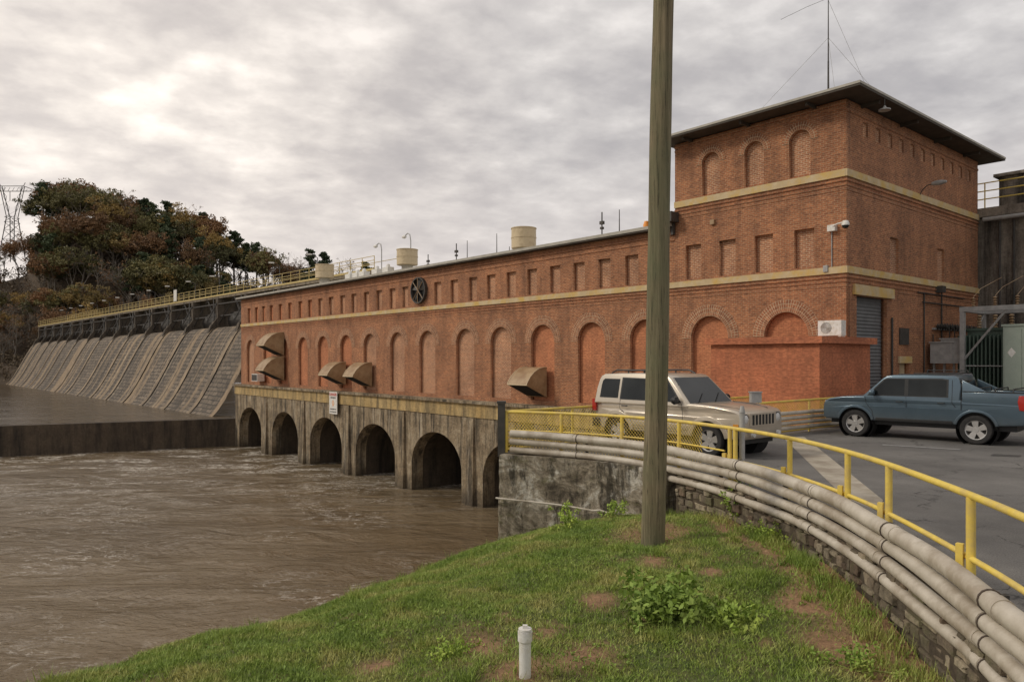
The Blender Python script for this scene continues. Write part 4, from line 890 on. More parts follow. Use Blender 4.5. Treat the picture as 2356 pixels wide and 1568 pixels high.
# pickup: separate cab and open box bed
truck=dict(name='pickup_truck',cat='pickup truck',paint='blue',rt=.02,hw=.985,belt=1.20,tumble=.13,len=5.25,wr=.395,ar=.49,fa=1.62,ra=-1.48,sill=.50,
 body=[(-2.01,.52),(-2.55,.56),(-2.60,.66),(-2.60,1.05),(-2.58,1.12),(-1.2,1.12),(-1.1,1.20),(1.2,1.20),(1.4,1.215),(2.0,1.18),(2.35,1.12),(2.50,1.05),(2.56,.95),(2.59,.84),(2.58,.54),(2.5,.50),(2.13,.50)],
 cabin=[(-1.12,1.12),(-1.12,1.60),(-1.06,1.78),(-.95,1.83),(-.2,1.85),(.58,1.84),(.76,1.81),(.86,1.74),(1.42,1.20),(1.36,1.12)],
 windows=[[(-.78,1.27),(.18,1.26),(.18,1.71),(-.66,1.72),(-.78,1.70)],[(.28,1.26),(1.20,1.26),(1.13,1.36),(.80,1.69),(.70,1.72),(.28,1.72)]],
 trims=[[(-.83,1.24),(1.28,1.23),(.84,1.71),(.73,1.745),(-.66,1.755),(-.83,1.73)]],
 seams=[[(.23,1.22),(.23,.53)],[(1.34,1.19),(1.30,1.0),(1.14,.8),(1.10,.55)],[(-.92,1.72),(-.92,1.1),(-1.0,.98)],[(-1.0,.54),(1.12,.54)]],
 handles=[(.40,1.08),(-.66,1.08)],handle='black',strip=(-.93,1.05,.51,.60),strm='black',flw=.05,flp=.03,flm='blue',mirror=(1.10,1.31),mirm='blue',ws=(1.40,1.22,.86,1.76),rw=(-1.135,1.28,-1.10,1.70))
th=Vector((-.72,.694,0)).normalized(); tl=Vector((-th.y,th.x,0))
fw=Vector((10.25,22.0,0)); ct=fw-th*1.62-tl*.86
o,sy_,HWt=car(truck,ct,th,"slate blue crew-cab pickup truck with alloy wheels parked on the asphalt")
# bed side walls, headboard, tailgate, buttress
for s in (1,-1):
    link(platemesh([(-2.61,1.08),(-1.16,1.08),(-1.16,1.40),(-2.58,1.40),(-2.61,1.37)],[],.09,lambda a,b,d,s=s:(a,s*(.968-d),b),'bed_side',M['blue'],bevel=.015),'bed_side',o)
    m=MB(); m.box(-2.60,-1.18,s*.875,s*.972,1.402,1.425); m.obj('bed_rail',M['black'],o,smooth=0)
    link(platemesh([(-1.15,1.40),(-1.72,1.425),(-1.62,1.48),(-1.15,1.72)],[],.06,lambda a,b,d,s=s:(a,s*(.955-(b-1.2)*.13-d),b),'bed_buttress',M['blue'],bevel=.012),'bed_buttress',o)
    m=MB(); m.tube([(-1.14,s*.972,1.38),(-1.14,s*.982,1.1),(-1.14,s*.985,.9)],.010,5); m.obj('cab_seam',M['black'],o)
m=MB(); m.box(-2.55,-1.16,-.87,.87,1.125,1.16); m.obj('bed_floor',M['black'],o,smooth=0)
m=MB()
for x in (-2.3,-1.9,-1.5): m.tube([(x,-.80,1.41),(x,-.78,1.5),(x,.78,1.5),(x,.80,1.41)],.018,6)
m.obj('bed_rack',M['black'],o)
m=MB(); m.box(-2.645,-2.605,-.84,.84,.82,1.40); m.obj('tailgate',M['blue'],o,smooth=0)
m=MB(); m.box(-2.66,-2.646,-.5,.5,1.22,1.32); m.obj('tailgate_handle',M['black'],o,smooth=0)
for s in (1,-1):
    link(platemesh([(-2.635,.94),(-2.46,.96),(-2.42,1.18),(-2.45,1.34),(-2.635,1.34)],[],.12,lambda a,b,d,s=s:(a,s*(.985-d),b),'tail_light',M['redlamp'],bevel=.01),'tail_light',o)
    link(platemesh([(2.2,.88),(2.54,.86),(2.50,1.04),(2.25,1.07)],[],.12,lambda a,b,d,s=s:(a+.02,s*(.87-d),b),'headlight',M['clearlamp'],bevel=.01),'headlight',o)
    m=MB(); m.tube([(-.8,s*.74,1.86),(.5,s*.74,1.86)],.014,6); m.obj('roof_rail',M['black'],o)
m=MB(); m.box(2.5,2.605,-.5,.5,.76,.99); m.obj('grille',M['black'],o,smooth=0)
m=MB(); m.box(2.605,2.62,-.5,.5,.85,.89); m.obj('grille_bar',M['chrome'],o,smooth=0)
link(platemesh([(-2.74,.56),(-2.3,.56),(-2.3,.78),(-2.72,.80)],[],1.84,lambda a,b,d:(a,d-.92,b),'bumper',M['black'],bevel=.03),'bumper',o)
m=MB(); m.box(-2.66,-2.646,-.16,.16,.88,1.03); m.obj('number_plate',M['white'],o,smooth=0)
# ================================================================= YARD / ABUTMENT
ab=empty('concrete_abutment',local(0,14.3,0),TH); tag(ab,"tall weathered concrete dam abutment with yellow railing on top","concrete wall")
m=MB(); m.box(-6,45,.0,12,0,9.8); m.box(-6,45,-.35,-.001,9.35,9.8); 
m.obj('wall',M['abut'],ab,smooth=0)
for k in range(5): m=MB(); m.box(3+k*6,3.9+k*6,-.5,-.002,0,9.34); m.obj('buttress',M['abut'],ab,smooth=0)
m=MB(); m.box(.4,7.8,1.5,5,9.81,11.6); m.box(.2,8.0,1.3,5.2,11.6,11.75); m.obj('machine_block',M['abut'],ab,smooth=0)
for z in (10.25,10.65,11.05): m=MB(); m.cyl((-.3,-.25,z),(45,-.25,z),.03,n=6); m.obj('railing_bar',M['yellow'],ab)
for k in range(14): m=MB(); m.cyl((.3+k*1.8,-.25,9.8),(.3+k*1.8,-.25,11.05),.03,n=6); m.obj('railing_post',M['yellow'],ab)
m=MB(); m.tube([(1.8,1.6,11.7),(1.8,1.6,12.6),(2.4,1.6,12.6),(2.4,1.6,11.7)],.02,6); m.cyl((1.8,1.6,12.2),(2.4,1.6,12.2),.02,n=6); m.obj('ladder_hoop',M['lightsteel'],ab)
m=MB(); m.cyl((.3,-.5,9.2),(45,-.5,9.2),.1,n=10); m.obj('service_pipe',M['lightsteel'],ab)
for k,(x,z0_,z1_) in enumerate(((.9,.5,9.1),(1.5,3.0,9.1),(2.2,.5,6.0))): m=MB(); m.cyl((x,-.1,z0_),(x,-.1,z1_),.05,n=6); m.obj('conduit',M['steel'],ab)
tr=empty('power_transformer',at(2290,31.5,0),TH); tag(tr,"dark green ribbed power transformer in the yard beside the tower","transformer")
m=MB(); m.box(-.9,.9,-.5,.5,.2,3.5); m.box(-1,1,-.6,.6,3.5,3.6); m.obj('tank',M['green'],tr,smooth=0)
m=MB()
for k in range(12): m.box(-.85+k*.15,-.79+k*.15,-.95,-.5,.5,3.3)
for k in range(6): m.box(-1.3,-.9,-.45+k*.17,-.40+k*.17,.5,3.3)
m.obj('radiator',M['green'],tr,smooth=0)
for k in range(3):
    m=MB()
    for j in range(5): m.lathe([(.05,0),(.11,.05),(.05,.1)],o=(-.6+k*.6,0,3.6+j*.12),n=10)
    m.obj('insulator',M['hood'],tr)
m=MB(); m.tube([(-1.0,-1,2.0),(.9,-1,2.0),(1.0,-1,.5)],.03,8); m.obj('cooling_pipe',M['lightsteel'],tr)
tr=empty('electrical_cabinet',at(2352,29.5,0),TH); tag(tr,"pale grey-green electrical cabinet standing in the yard","electrical cabinet")
m=MB(); m.box(-.55,.75,-.4,.4,.1,3.6); m.box(-.6,.8,-.45,.45,3.6,3.68); m.obj('case',M['greygreen'],tr,smooth=0)
for a,b in ((-.5,.08),(.12,.7)): m=MB(); m.box(a,b,-.42,-.401,.2,3.5); m.obj('door',M['greygreen'],tr,smooth=0)
m=MB(); m.add([(-.25,-.425,2.75),(-.1,-.425,2.55),(-.25,-.425,2.35),(-.4,-.425,2.55)],[(0,1,2,3)]); m.obj('hazard_plate',M['white'],tr,smooth=0)
fr=empty('steel_gantry',at(2215,31.5,0),TH); tag(fr,"galvanised steel gantry frame carrying high voltage insulators","steel frame")
m=MB(); 
for (x,y) in ((0,0),(6,0),(0,2.5),(6,2.5)): m.box(x-.09,x+.09,y-.09,y+.09,0,4.3)
for y in (0,2.5): m.box(-.1,7,y-.1,y+.1,4.3,4.5)
m.box(-.1,.1,0.11,2.39,4.3,4.5); m.cyl((0,0,2.2),(1.6,0,4.3),.05,n=6); m.cyl((0,0,1.8),(0,2.5,4.3),.05,n=6)
m.obj('frame',M['lightsteel'],fr,smooth=0)
for k in range(7):
    m=MB()
    for j in range(4): m.lathe([(.03,0),(.09,.04),(.03,.08)],o=(.4+k*.8,0,4.5+j*.1),n=8)
    m.tube([(.4+k*.8,0,4.9),(.5+k*.8,.6,5.3),(.7+k*.8,2.6,5.9)],.012,4)
    m.obj('insulator',M['hood'],fr)
for i,(u,d,h) in enumerate(((2172,32.5,.9),(2196,32.2,1.05))):
    o=empty('switch_box',at(u,d,0),TH); tag(o,"grey metal switchgear box on legs by the brick wall","electrical box","grey switch boxes")
    m=MB(); m.box(-.45,.45,-.3,.3,2.1,2.1+h); m.box(-.5,.5,-.35,.35,2.1+h,2.15+h); m.obj('case',M['lightsteel'],o,smooth=0)
    for x in (-.4,.4): m=MB(); m.box(x-.04,x+.04,-.04,.04,0,2.1); m.obj('leg',M['lightsteel'],o,smooth=0)
# ================================================================= WATER
def watermat():
    m,nt,b=nm('muddy_water'); v=mapping(nt,'Object',(1,1,1)); 
    vs=mapping(nt,'Object',(.6,1.25,1),(0,0,.6))
    n=noise(nt,vs,.12,8,.62,1.2); n1=noise(nt,vs,.42,7,.6,1.0); n2=noise(nt,v,2.6,5,.62,.5)
    col=ramp(nt,n.outputs[0],[(.3,(.135,.094,.050)),(.7,(.24,.18,.11))]).outputs[0]
    sp=N(nt,'ShaderNodeSeparateXYZ'); nt.links.new(v,sp.inputs[0])
    mr=N(nt,'ShaderNodeMapRange'); mr.inputs['From Min'].default_value=40; mr.inputs['From Max'].default_value=62; nt.links.new(sp.outputs[1],mr.inputs[0])
    fo=noise(nt,mapping(nt,'Object',(.5,1.1,1),(0,0,-.4)),.22,8,.72,1.5)
    fr_=ramp(nt,fo.outputs[0],[(.47,0.0),(.58,1.0)]); fd=noise(nt,v,1.8,6,.8,.8); fd_=ramp(nt,fd.outputs[0],[(.40,0.0),(.60,1.0)])
    mb_=mul(nt,mul(nt,fr_.outputs[0],fd_.outputs[0]),mr.outputs[0])
    f2=noise(nt,mapping(nt,'Object',(.7,1.5,1),(0,0,.5)),.33,9,.68,2.0); f2r=ramp(nt,f2.outputs[0],[(.470,0.0),(.5,.75),(.53,0.0)])
    f3=noise(nt,v,.13,3,.6); f3r=ramp(nt,f3.outputs[0],[(.46,0.0),(.62,1.0)])
    f2m=mul(nt,mul(nt,f2r.outputs[0],f3r.outputs[0]),fd_.outputs[0])
    mx=mul(nt,mb_,f2m,'MAXIMUM')
    col=mix(nt,mx,col,(.70,.65,.57))
    nt.links.new(col,b.inputs['Base Color']); b.inputs['IOR'].default_value=1.36
    rr=ramp(nt,mx,[(0,.07),(1,.6)]); nt.links.new(rr.outputs[0],b.inputs['Roughness'])
    b1=N(nt,'ShaderNodeBump'); b1.inputs['Strength'].default_value=1; b1.inputs['Distance'].default_value=.42; nt.links.new(n1.outputs[0],b1.inputs['Height'])
    b2=N(nt,'ShaderNodeBump'); b2.inputs['Strength'].default_value=.8; b2.inputs['Distance'].default_value=.10; nt.links.new(n2.outputs[0],b2.inputs['Height']); nt.links.new(b1.outputs[0],b2.inputs['Normal'])
    nt.links.new(b2.outputs[0],b.inputs['Normal']); return m
M['water']=watermat()
wl0=Vector((-27.9,75.8,0)); wl1=Vector((-46.5,67,0)); wd_=(wl1-wl0).normalized(); wl2=wl0+wd_*90
flat('water',[(-160,-60),(14,-60),(14,60),(-14,80),(wl0.x,wl0.y),(wl2.x,wl2.y),(-160,20)],WZ,M['water'])
def pool():
    m,nt,b=nm('dark_pool_water'); v=mapping(nt,'Object',(.5,1,1)); n=noise(nt,v,1.2,5,.6); n2=noise(nt,mapping(nt,'Object',(.06,.3,1),(0,0,-.8)),1,5,.6)
    nt.links.new(ramp(nt,n2.outputs[0],[(.35,(.05,.036,.02)),(.65,(.11,.08,.048))]).outputs[0],b.inputs['Base Color']); nt.links.new(ramp(nt,n2.outputs[0],[(.4,.05),(.6,.22)]).outputs[0],b.inputs['Roughness']); bump(nt,b,n.outputs[0],.5,.25); return m
flat('upper_pool',[(wl0.x+14,wl0.y+8),(wl0.x,wl0.y+.3),(wl2.x,wl2.y+.3),(-300,120),(-300,260),(-60,260)],-4.05,pool())
ww=MB(); n_=Vector((-wd_.y,wd_.x,0)); 
if n_.y<0:n_=-n_
a=wl0;b=wl2
ww.add([a.to_tuple()[:2]+(-8,),b.to_tuple()[:2]+(-8,),(b+n_*1.2).to_tuple()[:2]+(-8,),(a+n_*1.2).to_tuple()[:2]+(-8,),(a.x,a.y,-3.8),(b.x,b.y,-3.8),((b+n_*1.2).x,(b+n_*1.2).y,-3.8),((a+n_*1.2).x,(a+n_*1.2).y,-3.8)],[(0,3,2,1),(4,5,6,7),(0,1,5,4),(1,2,6,5),(2,3,7,6),(3,0,4,7)])
o=ww.obj('river_wall',M['darkconc'],smooth=0); tag(o,"low dark wet concrete training wall between pool and river","wall")
# ================================================================= DAM
an=Vector((-21.5,80.8,0)); af=Vector((-120,190,0)); ax=(af-an).normalized(); nn=Vector((ax.y,-ax.x,0)); 
if nn.x<0: nn=-nn
LA=(af-an).length
DM=empty('spillway_dam',an,math.atan2(ax.y,ax.x)); tag(DM,"masonry spillway dam with gate piers and walkway stained by water","dam")
ys=1 if Vector((-ax.y,ax.x,0)).dot(nn)>0 else -1
def dl(x,y,z): return (x,ys*y,z)
profd=[(3,6.0),(1.0,6.45),(0,6.5),(-.9,6.3),(-1.6,5.6),(-2.4,4.3),(-3.5,2.2),(-4.7,-.2),(-5.8,-2.2),(-6.7,-3.5),(-7.6,-4.4)]
profd=[tuple(p) for p in catmull(profd,3)]
kp=len(profd); cl=[0]
for i in range(1,kp): cl.append(cl[-1]+math.hypot(profd[i][0]-profd[i-1][0],profd[i][1]-profd[i-1][1]))
def spill(x0,x1,NX,lift,name,mat,jit):
    vs=[];fs=[];uvs=[]; xs=np.linspace(x0,x1,NX)
    for x in xs:
        for y,z in profd:
            j=random.uniform(-jit,jit); vs.append(dl(x,y-1-lift+j,z+lift*.4))
    for i in range(NX-1):
        for j in range(kp-1):
            fs.append((i*kp+j,i*kp+j+1,(i+1)*kp+j+1,(i+1)*kp+j)); uvs+=[(xs[i],cl[j]),(xs[i],cl[j+1]),(xs[i+1],cl[j+1]),(xs[i+1],cl[j])]
    me=bpy.data.meshes.new(name); me.from_pydata(vs,[],fs); u_=me.uv_layers.new(name='UVMap')
    for i,c in enumerate(uvs): u_.data[i].uv=c
    me.update()
    if me.polygons[0].normal.z<0: me.flip_normals()
    me.shade_smooth(); me.materials.append(mat); return link(me,name,DM)
spill(8,LA+2,150,0,'spillway_face',M['dam'],.035)
M['pierc']=concrete('pier_concrete',(.08,.066,.05),(.17,.135,.10),(.02,.018,.016))
M['deckc']=concrete('deck_concrete',(.20,.165,.12),(.32,.26,.19),(.05,.045,.035))
DZ=10.75
m=MB(); m.box(-14,LA+2,ys*-1.2,ys*1.6,DZ-.4,DZ); m.obj('walkway_deck',M['deckc'],DM,smooth=0)
m=MB(); m.box(-14,LA+2,ys*-1.26,ys*-1.21,DZ-.1,DZ+.1); m.obj('deck_edge',M['fadedyellow'],DM,smooth=0)
nb=15; bw=(LA-6)/nb
for z,y in ((.45,-1.15),(.85,-1.15),(1.25,-1.15),(1.25,1.5)):
    m=MB(); m.cyl(dl(-14,y,DZ+z),dl(LA+2,y,DZ+z),.032,n=6); m.obj('railing_bar',M['fadedyellow'],DM,smooth=0)
k=-14
while k<LA+2:
    m=MB(); m.cyl(dl(k,-1.15,DZ),dl(k,-1.15,DZ+1.25),.04,n=5); m.obj('railing_post',M['fadedyellow'],DM,smooth=0); k+=2.2
for i in range(nb+1):
    x=6+i*bw
    if i>0: spill(x-.55,x+.55,3,.10,'pier_apron',M['damstrip'],0)
    m=MB(); m.box(x-.38,x+.38,ys*-1.5,ys*2.5,5.9,DZ-.41); m.add([dl(x-.34,-1.5,5.6),dl(x+.34,-1.5,5.6),dl(x+.34,-2.9,5.0),dl(x-.34,-2.9,5.0),dl(x-.34,-1.5,7.8),dl(x+.34,-1.5,7.8),dl(x+.34,-2.4,6.6),dl(x-.34,-2.4,6.6)],[(0,3,2,1),(4,5,6,7),(0,1,5,4),(1,2,6,5),(2,3,7,6),(3,0,4,7)])
    m.obj('gate_pier',M['pierc'],DM,smooth=0)
    if i<nb:
        m=MB(); G=[]
        for j in range(7):
            z=6.3+(DZ-2.2-6.3)*j/6; yy=.2+.5*math.sin(j/6*math.pi)*-1; G.append((yy,z))
        for j in range(6):
            m.add([dl(x+.6,G[j][0],G[j][1]),dl(x+bw-.6,G[j][0],G[j][1]),dl(x+bw-.6,G[j+1][0],G[j+1][1]),dl(x+.6,G[j+1][0],G[j+1][1])],[(0,1,2,3)])
        m.obj('spillway_gate',M['steel'],DM)
        m=MB()
        for (p,q) in ((dl(x+.4,-1.4,6.9),dl(x+bw*.5,-1.0,DZ-.4)),(dl(x+bw-.4,-1.4,6.9),dl(x+bw*.5,-1.0,DZ-.4)),(dl(x+.4,-1.4,DZ-1.2),dl(x+bw-.4,-1.4,DZ-1.2)),(dl(x,-2.8,7.2),dl(x+bw*.42,-1.5,7.9)),(dl(x+.4,-1.2,8.0),dl(x+bw-.4,-1.2,8.0)),(dl(x,-1.9,7.3),dl(x+1.7,-1.3,DZ-.4)),(dl(x,-2.8,7.2),dl(x-.1,-1.2,DZ-.4))): m.cyl(p,q,.10,n=5)
        m.obj('gate_truss',M['steel'],DM)
for i in range(14):
    x=2+i*9.8; o=empty('flood_lamp',Vector(an)+ax*x-nn*(-1.3)+Vector((0,0,DZ))); tag(o,"small white floodlight on a pole along the dam walkway","street lamp","floodlights along the dam walkway")
    m=MB(); m.cyl((0,0,0),(0,0,2.9),.05,n=6); m.tube([(0,0,2.9),(-.6,-.4,3.2)],.035,5); m.obj('lamp_pole',M['steel'],o); m=MB(); m.box(-1.15,-.55,-.65,-.3,3.15,3.3); m.obj('lamp_head',M['white'],o,smooth=0)
o=empty('walkway_sign',Vector(an)+ax*42-nn*1.35+Vector((0,0,DZ)),TH); tag(o,"small white notice board on the dam walkway railing","sign")
m=MB(); m.box(-.7,.7,-.03,.03,.2,1.9); m.obj('sign_board',M['white'],o,smooth=0)
# ---- HILL + TREES
tv=[(-500,585),(-60,585),(60,572),(85,450),(110,405),(190,405),(260,430),(320,458),(400,470),(450,475),(520,525),(600,545),(660,570),(720,562),(760,585),(820,635),(900,660),(1300,700)]
def topv(u): return float(np.interp(u,[a for a,_ in tv],[b for _,b in tv]))
def ridge(u,y): return CZ+(HV-topv(u))*240/F
def treeh(u): return 19 if 80<u<800 else 10
def hillz(u,y):
    zr=max(ridge(u,240)-treeh(u)*.92,6)
    f=min(1,max(0,(y-192)/48)); f=f*f*(3-2*f)
    z=-4.5+(zr+4.5)*(.12+.88*f if y>=192 else .12*max(0,(y-184)/8))
    if y>250: z=zr-(y-250)*.08
    return z
us_=np.linspace(-500,1150,110); ysr=[184,188,192,198,205,213,222,231,240,250,275,320,420]
vs=[];
for y in ysr:
    for u in us_:
        z=hillz(u,y)+1.0*math.sin(u*.05+y*.2); vs.append(((u-HU)/F*y,y if u>0 else y-(0-u)*.06,z))
nu=len(us_); fs=[(j*nu+i,j*nu+i+1,(j+1)*nu+i+1,(j+1)*nu+i) for j in range(len(ysr)-1) for i in range(nu-1)]
me=bpy.data.meshes.new('hillside'); me.from_pydata(vs,[],fs); me.update(); 
if me.polygons[5].normal.z<0: me.flip_normals()
M['forestfloor']=noisy('leaf_litter',(.06,.043,.028),(.12,.085,.055),.3,.95,.8,.4)
finish(me,[M['forestfloor']],80); o=link(me,'hillside'); o["kind"]="structure"
LM={'rust':leafmat('rust_leaves',(.11,.062,.03),(.19,.105,.045),(.27,.155,.065)),
    'olive':leafmat('olive_leaves',(.075,.075,.028),(.135,.13,.045),(.21,.185,.07)),
    'pine':leafmat('pine_needles',(.030,.048,.022),(.055,.082,.035),(.09,.118,.05)),
    'gold':leafmat('golden_leaves',(.17,.12,.04),(.27,.195,.06),(.34,.25,.09))}
M['bark']=noisy('grey_bark',(.15,.13,.105),(.29,.25,.205),3,.9,.3)
def treemeshes(kind,seed):
    random.seed(seed); np.random.seed(seed); m=MB(); tips=[]
    if kind=='pine':
        m.tube([(0,0,-1),(.1,0,6),(0,.1,12),(0,0,17.5)],[.3,.24,.15,.04],6)
        for i in range(38):
            h=6+11.5*i/38; L=(3.8*(1-(h-6)/12.5)+.6)*random.uniform(.65,1.15); a=random.uniform(0,6.28); e=(math.cos(a)*L,math.sin(a)*L,h+.3*L*random.uniform(-.2,.6)); m.tube([(0,0,h),e],[.06,.02],3)
            tips.append(e); tips.append((e[0]*.55,e[1]*.55,(h+e[2])/2))
        V=leaves(tips+[(0,0,17),(0,0,16)],1.0,40,.36,.6); lm=LM['pine']
    else:
        def br(p,d,L,r,dep):
            q=p+d*L; mid=p+d*L*.5+Vector((random.gauss(0,.05),random.gauss(0,.05),0))*L
            m.tube([p,mid,q],[r,r*.8,r*.6],4 if dep>1 else 6,caps=False); 
            if dep>=(5 if kind=='bare' else 4): tips.append(q); return
            if dep>=3: tips.append(mid)
            for _ in range(3 if dep<4 else 2):
                nd=(d+Vector((random.gauss(0,.55),random.gauss(0,.55),random.gauss(.12,.3)))).normalized(); br(q if random.random()<.7 else mid,nd,L*random.uniform(.62,.85),r*.58,dep+1)
        br(Vector((0,0,-1)),Vector((random.gauss(0,.03),random.gauss(0,.03),1)).normalized(),6.0,.32,0)
        tp=[tuple(t) for t in tips]
        if kind=='bare': sel=random.sample(tp,min(50,len(tp))); V=leaves(sel,.5,5,.22); lm=LM['rust']
        else:
            # fill a rounded crown shell around the limb tips
            A=np.array(tp); cc=A.mean(0); ex=A.std(0)*1.75; extra=[]
            for _ in range(70):
                d=np.random.randn(3); d/=np.linalg.norm(d); d[2]=abs(d[2])*1.0-.35; extra.append(tuple(cc+d*ex*random.uniform(.75,1.05)))
            allp=tp+extra
            V=leaves(allp,[random.uniform(.7,1.35) for _ in allp],22,.27,.8); lm=LM[kind]
    tm=m.mesh('trunk',[M['bark']],40,recalc=False); cm=leafobj('crown',V,lm); return tm,cm
TREES={}
for k,ss in (('rust',(1,2)),('olive',(3,4)),('pine',(5,6)),('gold',(7,)),('bare',(8,9,10))): TREES[k]=[treemeshes(k,s) for s in ss]
random.seed(11); np.random.seed(11)
nameof={'rust':('oak_tree',"autumn tree with rust brown leaves on the hillside"),'olive':('oak_tree',"broadleaf tree with olive brown foliage on the hillside"),'pine':('pine_tree',"dark green pine tree on the wooded hillside"),'gold':('maple_tree',"golden brown autumn tree on the hillside"),'bare':('bare_tree',"leafless grey tree on the wooded hillside")}
def plant(kind,u,y,sc):
    tm,cm=random.choice(TREES[kind]); z=hillz(u,y); x=(u-HU)/F*y; yy=y if u>0 else y-(0-u)*.06
    nmn,lab=nameof[kind]; o=empty(nmn,(x,yy,z),random.uniform(0,6.28)); o.scale=(sc*random.uniform(.85,1.15),sc*random.uniform(.85,1.15),sc); tag(o,lab,"tree",kind+" trees on the hillside" if kind!='rust' else "autumn trees on the hillside")
    link(tm,'trunk',o); link(cm,'crown',o)
for i in range(230):
    u=random.uniform(-60,900) if i%3 else random.uniform(80,500); row=random.choice([198,206,214,222,232,240,243]); 
    if u<75: kind=random.choice(['bare','bare','rust','gold','olive']); sc=random.uniform(.5,.75)
    elif u>640: kind=random.choice(['bare','bare','rust','rust','pine']); sc=random.uniform(.5,.85)
    elif row<212: kind=random.choice(['bare','rust','rust','olive','gold']); sc=random.uniform(.55,.9)
    else: kind=random.choice(['rust','rust','olive','olive','pine','gold','bare']); sc=random.uniform(.75,1.05)
    plant(kind,u,row,sc)
for u,k,s in ((100,'pine',1.0),(118,'rust',1.0),(140,'olive',1.05),(165,'olive',1.05),(192,'rust',1.08),(220,'olive',1.0),(245,'olive',1.0),(268,'rust',1.0),(300,'olive',.95),(332,'pine',1.0),(350,'pine',.95),(378,'olive',.95),(405,'olive',1.0),(430,'gold',.98),(458,'rust',.95),(485,'rust',.9),(512,'rust',.85),(540,'rust',.85),(565,'pine',.8),(590,'pine',.85),(618,'bare',.8),(650,'rust',.8),(690,'bare',.85),(712,'pine',.9),(745,'pine',.95),(775,'bare',.8),(800,'bare',.75)):
    plant(k,u,238,s)
cs=[]
for _ in range(2600):
    u=random.uniform(-300,950); y=random.uniform(186,244); z=hillz(u,y); cs.append(((u-HU)/F*y,y if u>0 else y+u*.06,z+random.uniform(.3,3.2)))
me=leafobj('hillside_brush',leaves(cs,1.7,22,.30,.8),leafmat('brush',(.055,.043,.027),(.11,.083,.048),(.19,.145,.085))); g=link(me,'hillside_brush'); g["kind"]="stuff"; tag(g,"brown undergrowth covering the wooded hillside","undergrowth")
tp_=at(28,420,0); PT=empty('transmission_tower',(tp_.x,tp_.y,50)); tag(PT,"tall steel lattice power transmission tower beyond the hill","pylon")
m=MB(); k=420/F
def pt(du,v,dy=0): return ((du)*k,dy,(HV-v)*k+CZ-50)
for s in (-1,1):
    for dy in (-5,5):
        m.cyl(pt(s*18,600,dy),pt(s*9 ,500,dy*.3),.3,n=4); m.cyl(pt(s*9,500,dy*.3),pt(s*26,428,dy*.2),.25,n=4)
hs=[600,575,552,530,512,500]
for a,b in zip(hs[:-1],hs[1:]):
    wa=9+(a-500)*.09; wb=9+(b-500)*.09
    for dy in (-3,3):
        m.cyl(pt(-wa,a,dy),pt(wb,b,dy),.15,n=3); m.cyl(pt(wa,a,dy),pt(-wb,b,dy),.15,n=3); m.cyl(pt(-wb,b,dy),pt(wb,b,dy),.15,n=3)
for a,b in ((500,475),(475,450),(450,430)):
    wa=9+(500-a)*.24; wb=9+(500-b)*.24
    m.cyl(pt(-wa,a),pt(-wb+8,b),.14,n=3); m.cyl(pt(wa,a),pt(wb-8,b),.14,n=3); m.cyl(pt(-wa+6,a),pt(-wb,b),.14,n=3); m.cyl(pt(wa-6,a),pt(wb,b),.14,n=3)
m.cyl(pt(-60,440),pt(60,440),.22,n=4); m.cyl(pt(-60,440),pt(-26,428),.18,n=4); m.cyl(pt(60,440),pt(26,428),.18,n=4); m.cyl(pt(-26,428),pt(26,428),.18,n=4)
m.cyl(pt(26,428),pt(30,420),.2,n=3); m.cyl(pt(-26,428),pt(-30,420),.2,n=3)
for j in range(-5,6): m.cyl(pt(j*10,440),pt(j*10+5,431 if abs(j)<3 else 436),.12,n=3)
m.obj('lattice',M['steel'],PT,smooth=0)
for du in (-55,-5,50):
    m=MB(); m.cyl(pt(du,440),pt(du,462),.2,n=4)
    m.tube([pt(du,462),(du*k+20,-40,(HV-500)*k-50),(du*k+45,-90,(HV-540)*k-55)],.06,3); m.obj('power_line',M['steel'],PT,smooth=0)
# ================================================================= SKY, LIGHT, CAMERA
w=bpy.data.worlds.new("World"); S.world=w; w.use_nodes=True; nt=w.node_tree; bg=nt.nodes['Background']
sd=Vector((-.78,-.10,.62)).normalized()
sky=N(nt,'ShaderNodeTexSky',sky_type='NISHITA'); sky.sun_disc=False; sky.sun_elevation=math.asin(sd.z); sky.sun_rotation=math.atan2(sd.x,sd.y)
tc=N(nt,'ShaderNodeTexCoord'); sp=N(nt,'ShaderNodeSeparateXYZ'); nt.links.new(tc.outputs['Generated'],sp.inputs[0])
mz=N(nt,'ShaderNodeMath',operation='MAXIMUM'); nt.links.new(sp.outputs[2],mz.inputs[0]); mz.inputs[1].default_value=0
az=mul(nt,mz.outputs[0],.24,'ADD')
dx=mul(nt,sp.outputs[0],az,'DIVIDE'); dy=mul(nt,sp.outputs[1],az,'DIVIDE')
cb=N(nt,'ShaderNodeCombineXYZ'); nt.links.new(dx,cb.inputs[0]); nt.links.new(dy,cb.inputs[1])
mp1=N(nt,'ShaderNodeMapping'); mp1.inputs['Rotation'].default_value=(0,0,-.35); mp1.inputs['Scale'].default_value=(1,1.1,1); nt.links.new(cb.outputs[0],mp1.inputs[0])
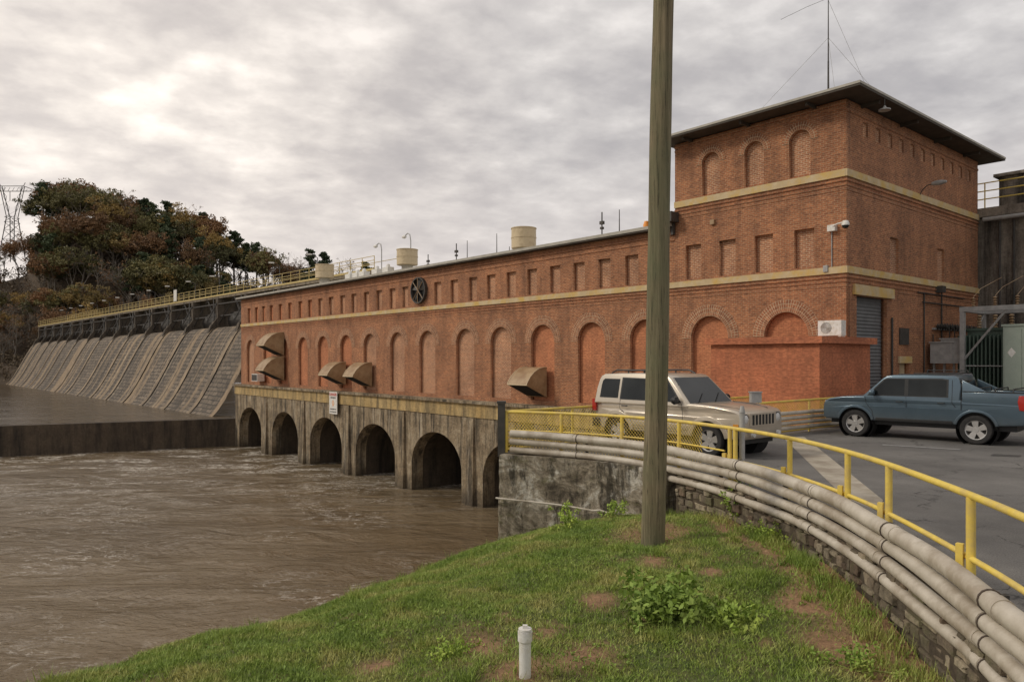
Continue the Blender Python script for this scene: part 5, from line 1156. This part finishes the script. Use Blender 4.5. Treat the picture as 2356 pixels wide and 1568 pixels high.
n1=noise(nt,mp1.outputs[0],.9,3,.5); n2=noise(nt,mp1.outputs[0],3.6,8,.56,.15); n3=noise(nt,mp1.outputs[0],9,5,.55,.1)
def fmix(f,a,b):
    x=N(nt,'ShaderNodeMix',data_type='FLOAT'); x.inputs[0].default_value=f; nt.links.new(a,x.inputs[2]); nt.links.new(b,x.inputs[3]); return x.outputs[0]
mm=fmix(.26,fmix(.55,n1.outputs[0],n2.outputs[0]),n3.outputs[0])
cr=ramp(nt,mm,[(.35,(.45,.435,.445)),(.44,(.54,.52,.52)),(.53,(.69,.665,.65)),(.63,(.92,.885,.855))])
nrm=N(nt,'ShaderNodeVectorMath',operation='DOT_PRODUCT'); nt.links.new(tc.outputs['Generated'],nrm.inputs[0]); gd=Vector((-.54,.81,.20)).normalized(); nrm.inputs[1].default_value=gd
gr=ramp(nt,nrm.outputs['Value'],[(.5,(.98,.975,.98)),(.82,(1.04,1.02,1.005)),(.93,(1.18,1.13,1.08)),(1,(1.5,1.42,1.32))])
col=mix(nt,1,cr.outputs[0],gr.outputs[0],'MULTIPLY')
hz=ramp(nt,mz.outputs[0],[(0,.9),(.10,.5),(.28,0.0)]); col=mix(nt,hz.outputs[0],col,(.80,.72,.68))
sk=mix(nt,1,sky.outputs[0],(.08,.08,.08),'MULTIPLY')
cov=mix(nt,.95,sk,col)
nt.links.new(cov,bg.inputs[0]); bg.inputs[1].default_value=1.0
sl=bpy.data.lights.new('sun','SUN'); sl.energy=1.5; sl.angle=R(12); sl.color=(1,.91,.77); so=bpy.data.objects.new('sun',sl); COL.objects.link(so); so.rotation_euler=sd.to_track_quat('Z','Y').to_euler()
cd=bpy.data.cameras.new('camera'); co=bpy.data.objects.new('camera',cd); COL.objects.link(co); co.location=(0,0,CZ); co.rotation_euler=(R(90),0,0); cd.sensor_width=36; cd.lens=36*F/2356; cd.shift_y=41/2356; cd.clip_start=.1; cd.clip_end=6000
S.camera=co
S.view_settings.view_transform='Standard'; S.view_settings.look='None'; S.view_settings.exposure=0
